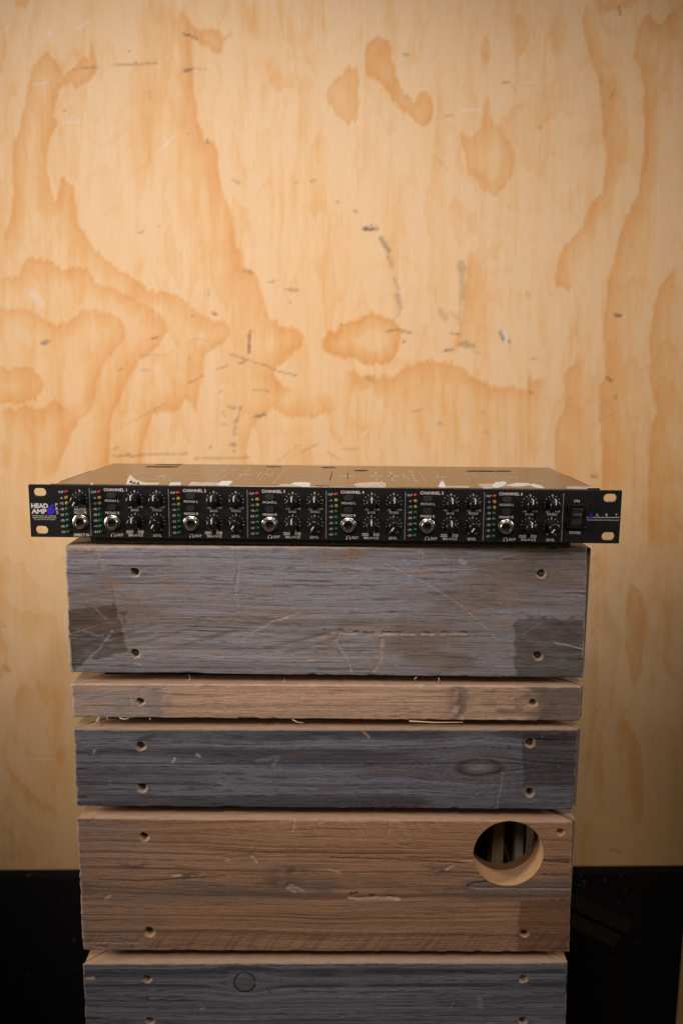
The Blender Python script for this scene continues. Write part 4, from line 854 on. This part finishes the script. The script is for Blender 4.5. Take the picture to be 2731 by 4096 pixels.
for c in range(6):
    pr = Print(); X = dX[c]
    def T(s, x, y, wd, h=CAP, bold=.012):
        a = ch(x, y); pr.text(s, X+a[0], a[1], wd*MMZ, h, bold)
    for y, s in zip(LEDY, ['CLIP']+VALS): T(s, 102 if s != 'CLIP' else 99, y, 47 if s == 'CLIP' else (26 if s == '-6' else 38), 20*MMZ, .006)
    for k, y in enumerate(LEDY): a = ch(152, y); led(0 if k == 0 else (1 if k < 3 else 2), X+a[0], a[1])
    T('CHANNEL %d' % (c+1), 307, 401, 222, 29*MMZ, .014); T('MONO L', 271, 505, 135); T('MONO R', 271, 621, 135)
    for y in (455, 570): a = ch(270, y); button(X+a[0], a[1])
    a = ch(268, 718); jack(X+a[0], a[1])
    T('OUT', 332, 833, 66)
    a = ch(268, 830); hx, hz = X+a[0], a[1]                      # headphone symbol
    pr.arc(hx, hz-.0002, .00145, -10, 190, .00028); pr.poly(rrect(hx-.00135, hz-.0010, .0007, .0016, .0003, 2)); pr.poly(rrect(hx+.00135, hz-.0010, .0007, .0016, .0003, 2))
    for (kx, ky), deg in (((488, 490), 0), ((700, 493), 0), ((485, 703), 0), ((698, 705), 214)):
        a = ch(kx, ky); knob(X+a[0], a[1], deg); ticks(pr, X+a[0], a[1])
    T('0', 490, 415, 15, 20*MMZ); T('0', 700, 417, 15, 20*MMZ); T('0', 487, 630, 15, 20*MMZ); T('5', 697, 632, 15, 20*MMZ)
    T('-10', 440, 566, 42, 20*MMZ, .004); T('+10', 537, 566, 50, 20*MMZ, .004); T('-10', 655, 568, 42, 20*MMZ, .004); T('+10', 748, 568, 50, 20*MMZ, .004)
    T('BASS', 487, 594, 72); T('TREBLE', 699, 594, 96); T('BALANCE', 485, 835, 138); T('LEVEL', 693, 837, 80)
    T('L', 453, 778, 9, 18*MMZ, .004); T('R', 514, 778, 12, 18*MMZ, .004); T('0', 662, 783, 12, 18*MMZ, .004); T('11', 733, 783, 20, 18*MMZ, .004)
    for s, x, wd in (('MAIN', 430, 66), ('AUX', 532, 54)):        # reversed-out boxes
        a = ch(x, 804); x0, x1, z0, z1 = X+a[0]-wd*MMZ/2, X+a[0]+wd*MMZ/2, a[1]-13*MMZ, a[1]+13*MMZ; pr.poly([(x0, z0), (x1, z0), (x1, z1), (x0, z1)])
    pr.build('lettering', WHITE, amp)
    rv = Print()
    for s, x, wd in (('MAIN', 430, 58), ('AUX', 532, 44)): a = ch(x, 804); rv.text(s, X+a[0], a[1], wd*MMZ, 17*MMZ, .01, 0, INK*2)
    rv.build('lettering', PANEL, amp)
for X in dX+[Z4(853, 655)[0]]:
    bm = bmesh.new(); box(bm, X-.00032, X+.00032, -.00025, .0004, zref-.0198, zref+.0198); obj('divider_line', bm, GREYP, amp)
# ---- master section at the left end
pr = Print(); q = 1/2.5705*.4826/2374                             # metres per pixel there
M = lambda s, x, y, wd, h, bold=.012, sl=0.: pr.text(s, *Z1(x, y), wd*q, h*q, bold, sl)
for k, (x, y) in enumerate(((458, 428), (459, 489), (463, 546), (464, 605), (468, 663), (470, 721), (473, 781), (476, 840))):
    led(0 if k == 0 else (1 if k < 3 else 2), *Z1(x, y)); s = (['CLIP']+VALS)[k]
    M(s, (398, 401, 404, 407, 411, 414, 417, 420)[k], y+2, 54 if k == 0 else (28 if k == 1 else 42), 22, .006)
kx, kz = Z1(588, 505); knob(kx+.0002, kz, 206); ticks(pr, kx, kz)
M('5', 589, 419, 18, 22); M('0', 562, 582, 16, 20, .004); M('11', 634, 578, 24, 20, .004); M('MASTER', 598, 611, 124, 27); M('VOLUME', 598, 643, 134, 27); M('DIRECT IN', 611, 873, 158, 29)
jack(*Z1(603, 742)); M('HEAD', 180, 573, 176, 50, .045); M('AMP', 174, 630, 162, 50, .045)
for s, x, y in (('P', 354, 563), ('R', 357, 603), ('O', 360, 643)): M(s, x, y, 24, 33, .012)
M('PROFESSIONAL SIX CHANNEL', 228, 677, 248, 13, .0); M('HEADPHONE AMPLIFIER WITH', 230, 696, 252, 13, .0); M('EQ AND AUXILIARY MIXER', 232, 715, 220, 13, .0)
pr.build('lettering', WHITE, amp)
pb = Print(); pb.text('6', *Z1(300, 607), 82*q, 114*q, .06, .18, INK*1.5); lo = pb.build('lettering', BLUE, amp); lo['label'] = 'large blue figure six'
# ---- power switch and maker's mark at the right end
q = 1/2.45*.4826/2374; pr = Print()
N = lambda s, x, y, wd, h, bold=.01, sl=0.: pr.text(s, *Z4(x, y), wd*q, h*q, bold, sl)
N('ON', 992, 500, 55, 26); N('POWER', 975, 810, 110, 26, .004); N('A', 1191, 637, 30, 27, .004); N('R', 1286, 637, 22, 27, .004); N('T', 1380, 637, 22, 27, .004)
N('APPLIED RESEARCH AND TECHNOLOGY', 1246, 687, 322, 12, 0)
a, b = Z4(1085, 661), Z4(1408, 661); pr.poly([(a[0], a[1]-.00022), (b[0], b[1]-.00022), (b[0], b[1]+.00022), (a[0], a[1]+.00022)])
pr.build('lettering', WHITE, amp)
pb = Print()
for pts in (((1103, 674), (1146, 674), (1142, 640), (1132, 626), (1122, 634), (1112, 648)),): pb.poly([Z4(*p) for p in pts], INK*2)
pb.dot(*Z4(1134, 624), .0004); lo = pb.build('emblem', BLUE, amp)
sw = [Z4(900, 531), Z4(1078, 775)]; x0, x1, z1, z0 = sw[0][0], sw[1][0], sw[0][1], sw[1][1]; sx, sz = (x0+x1)/2, (z0+z1)/2
bm = bmesh.new(); w2, h2_ = (x1-x0)/2, (z1-z0)/2; fr = .0022
for bx in ((-w2, w2, h2_-fr, h2_), (-w2, w2, -h2_, -h2_+fr), (-w2, -w2+fr*1.1, -h2_+fr, h2_-fr), (w2-fr*1.1, w2, -h2_+fr, h2_-fr)): box(bm, bx[0], bx[1], -.0018, 0, bx[2], bx[3], .0004)
S = obj('power_switch', bm, PLASTIC, amp); S.location = (sx, 0, sz)
bm = bmesh.new(); rw, rh = w2-fr*1.5, h2_-fr*1.35
pr2 = [(-.0044, rh), (-.0022, .0006), (-.0012, -rh*.35), (-.0006, -rh)]
va = [[bm.verts.new((s*rw, y, z)) for s in (-1, 1)] for y, z in pr2]; vb = [[bm.verts.new((s*rw, .002, z)) for s in (-1, 1)] for y, z in (pr2[0], pr2[-1])]
for A1, B1 in zip(va[:-1], va[1:]): bm.faces.new((A1[0], A1[1], B1[1], B1[0]))
bm.faces.new((va[0][0], va[0][1], vb[0][1], vb[0][0])); bm.faces.new((va[-1][0], va[-1][1], vb[1][1], vb[1][0]))
for s in (0, 1): bm.faces.new([v[s] for v in va]+[vb[1][s], vb[0][s]])
bmesh.ops.bevel(bm, geom=bm.edges[:], offset=.0003, segments=1, affect='EDGES')
obj('rocker', bm, BUTTONM, S)
bm = bmesh.new(); box(bm, -.0032, .0032, -.0042, -.0030, .0012, .0030, .0002); obj('marker', bm, mat('grey_marker', (.075, .075, .08), .4), S)
# ---- print on the lid: a block diagram in thin pale lines
pl = []
def Q4(x, y): return onz(300+x/1.4255, 1830+y/1.4255, PH+.0003)
def Q5(x, y): return onz(1300+x/1.3067, 1830+y/1.3067, PH+.0003)
def lid(f, x0, y0, x1, y1, wd=.0007):
    a, b = f(x0, y0)[:2], f(x1, y1)[:2]; t = b-a; L0 = np.linalg.norm(t); n = np.array([-t[1], t[0]])/max(L0, 1e-9)*wd/2; pl.append([a+n, b+n, b-n, a-n])
for s in ((610,55,495,133),(660,60,530,133),(880,55,780,130),(920,58,825,130),(1000,62,920,130),(1060,85,1038,112),(1110,65,1045,135),(1135,82,1108,112),(1198,68,1130,150),(1468,75,1452,135),(1556,75,1552,133)): lid(Q4, *s)
for s in ((350,75,450,75),(370,95,440,95),(280,100,350,100),(640,93,715,93),(735,60,810,60),(1260,98,1310,98),(1340,103,1410,97),(475,104,550,104),(380,120,470,128),(620,130,700,128),(640,68,700,66),(870,95,925,95)): lid(Q4, *s, .0022)
for s in ((935,98,1000,98),(470,110,545,110),(1070,98,1110,98)): lid(Q4, *s, .006)
for s in ((38,70,25,122),(118,68,118,122),(262,72,270,122),(345,75,352,122),(400,82,425,130),(412,80,440,120),(495,80,525,124),(580,82,615,122),(730,85,760,115),(755,85,800,120),(770,82,815,115),(835,80,895,128),(870,80,930,125),(330,72,352,100),(520,72,500,82)): lid(Q5, *s)
for s in ((78,98,150,98),(235,98,300,98),(320,100,385,97),(575,102,630,102)): lid(Q5, *s, .006)
for s in ((975,85,1030,85),(1050,127,1105,127),(10,127,60,127),(120,127,180,128),(250,128,300,129),(360,130,372,130),(470,138,500,138),(590,122,640,122)): lid(Q5, *s, .0022)
v = []; f = []
for qd in pl: f.append(tuple(range(len(v), len(v)+4))); v += [(p[0], p[1], PH+.0003) for p in qd]
for x, y in ((445,72),(455,82),(460,95),(468,110),(475,122),(970,105),(998,105)):
    c = Q5(x, y); b0 = len(v); v += [(c[0]+.0024*math.cos(k*math.pi/5), c[1]+.0034*math.sin(k*math.pi/5), PH+.0003) for k in range(10)]; f.append(tuple(range(b0, b0+10)))
me = bpy.data.meshes.new('printed_diagram'); me.from_pydata(v, [], f); me.materials.append(mat('pale_print', (.56, .53, .52), .3, 0, .6, .4)); link(bpy.data.objects.new('printed_diagram', me), cover)
# dark gouges and dents along the lid's back edge
SCR = mat('scraped_paint', (.02, .018, .016), .9, 0, .05)
for fx, x, y, wx, wy in ((Q4,490,52,.020,.0042),(Q4,535,40,.016,.003),(Q4,1130,52,.010,.003),(Q5,20,52,.009,.003),(Q5,185,68,.009,.004),(Q5,835,71,.012,.004),(Q5,930,71,.010,.004),(Q5,770,71,.008,.003),(Q4,1410,162,.008,.002)):
    c = fx(x, y); me = bpy.data.meshes.new('scuff_mark')
    me.from_pydata([(c[0]+wx*math.cos(k*math.pi/6)*random.uniform(.7, 1.1), c[1]+wy*math.sin(k*math.pi/6)*random.uniform(.6, 1.1), PH+.0004) for k in range(12)], [], [tuple(range(12))])
    me.materials.append(SCR); link(bpy.data.objects.new('scuff_mark', me), cover)
# ---- torn scraps of masking tape along the front edge of the lid
PAPER = speckled('masking_tape', (.58, .47, .38), (.74, .64, .56), (260, 260, 260), .75, 0, .25, .35, .0004)
PAPERW = speckled('white_paper', (.72, .70, .72), (.82, .80, .80), (300, 300, 300), .7, 0, .25, .3, .0004)
def scrap(f, pts, m, tilt=38, lab=None, y0=.0052):
    a = math.radians(tilt); p0 = (0, y0, PH+.0006); n = (0, -math.sin(a), math.cos(a))
    off = (300, 1.4255) if f == 4 else (1300, 1.3067)
    my = max(p[1] for p in pts); pts = [(x+random.uniform(-3, 3), my-(my-y)*1.25+random.uniform(-1.2, 1.2)*(y < my-3)) for x, y in pts]
    W3 = [onplane(off[0]+x/off[1], 1830+y/off[1], p0, n) for x, y in pts]
    bm = bmesh.new(); A0 = [bm.verts.new(p) for p in W3]; B0 = [bm.verts.new((p[0], p[1]+.0001, p[2]-.00025)) for p in W3]
    k = len(pts); bm.faces.new(A0); bm.faces.new(B0[::-1])
    for i in range(k): bm.faces.new((A0[i], B0[i], B0[(i+1) % k], A0[(i+1) % k]))
    o = obj('tape_scrap', bm, m, amp)
    if lab: o['label'] = lab
    return o
scrap(4, [(291,155),(300,128),(318,109),(332,120),(348,130),(372,139),(420,146),(482,146),(470,155)], PAPER, 40, 'torn tape scrap with black handwriting')
scrap(4, [(538,158),(548,145),(600,144),(606,157)], PAPERW, 18); scrap(4, [(648,159),(668,141),(700,146),(830,146),(822,160)], PAPER, 16); scrap(4, [(812,160),(838,138),(898,138),(878,161)], PAPERW, 30)
scrap(4, [(1160,165),(1176,154),(1245,153),(1290,166)], PAPER, 16); scrap(4, [(1236,150),(1250,145),(1326,147),(1344,152),(1340,164),(1275,166)], PAPERW, 24); scrap(4, [(92,152),(96,147),(105,150),(103,154)], PAPERW, 15)
scrap(5, [(150,145),(170,138),(215,136),(290,134),(296,128),(302,136),(318,140),(316,156),(170,154)], PAPER, 24); scrap(5, [(588,154),(604,134),(610,127),(620,138),(628,148),(626,157)], PAPERW, 46); scrap(5, [(626,148),(700,149),(756,151),(745,158),(610,157)], PAPER, 14)
scrap(5, [(800,142),(870,142),(905,160),(825,162)], PAPER, 18); scrap(5, [(868,150),(890,135),(938,131),(950,138),(930,150),(900,158)], PAPERW, 36); scrap(5, [(940,148),(1000,136),(1062,137),(1075,146),(1010,152)], PAPERW, 30); scrap(5, [(1062,145),(1090,142),(1130,150),(1146,161),(1100,158)], PAPERW, 26)
scrap(5, [(1258,153),(1300,154),(1390,155),(1403,166),(1270,163)], PAPER, 14)
# handwriting on the first scrap
a = math.radians(40); n_ = np.array((0, -math.sin(a), math.cos(a))); p0 = np.array((0, .0052, PH+.0006))+n_*.0002
v = []; f = []
for st in (((313,146),(318,133)),((318,133),(328,136),(316,140)),((319,140),(330,148)),((334,148),(337,141),(345,143),(342,149),(334,148)),((368,144),(358,143),(355,150),(366,151)),((357,147),(364,147))):
    for (xa, ya), (xb, yb) in zip(st[:-1], st[1:]):
        A2 = onplane(300+xa/1.4255, 1830+ya/1.4255, p0, n_); B2 = onplane(300+xb/1.4255, 1830+yb/1.4255, p0, n_); t = unit(B2-A2); s_ = np.cross(t, n_)*.00032
        b0 = len(v); v += [tuple(A2+s_), tuple(B2+s_), tuple(B2-s_), tuple(A2-s_)]; f.append((b0, b0+1, b0+2, b0+3))
me = bpy.data.meshes.new('handwriting'); me.from_pydata(v, [], f); me.materials.append(mat('pen_ink', (.02, .018, .02), .6, 0, .2))
link(bpy.data.objects.new('handwriting', me), amp)
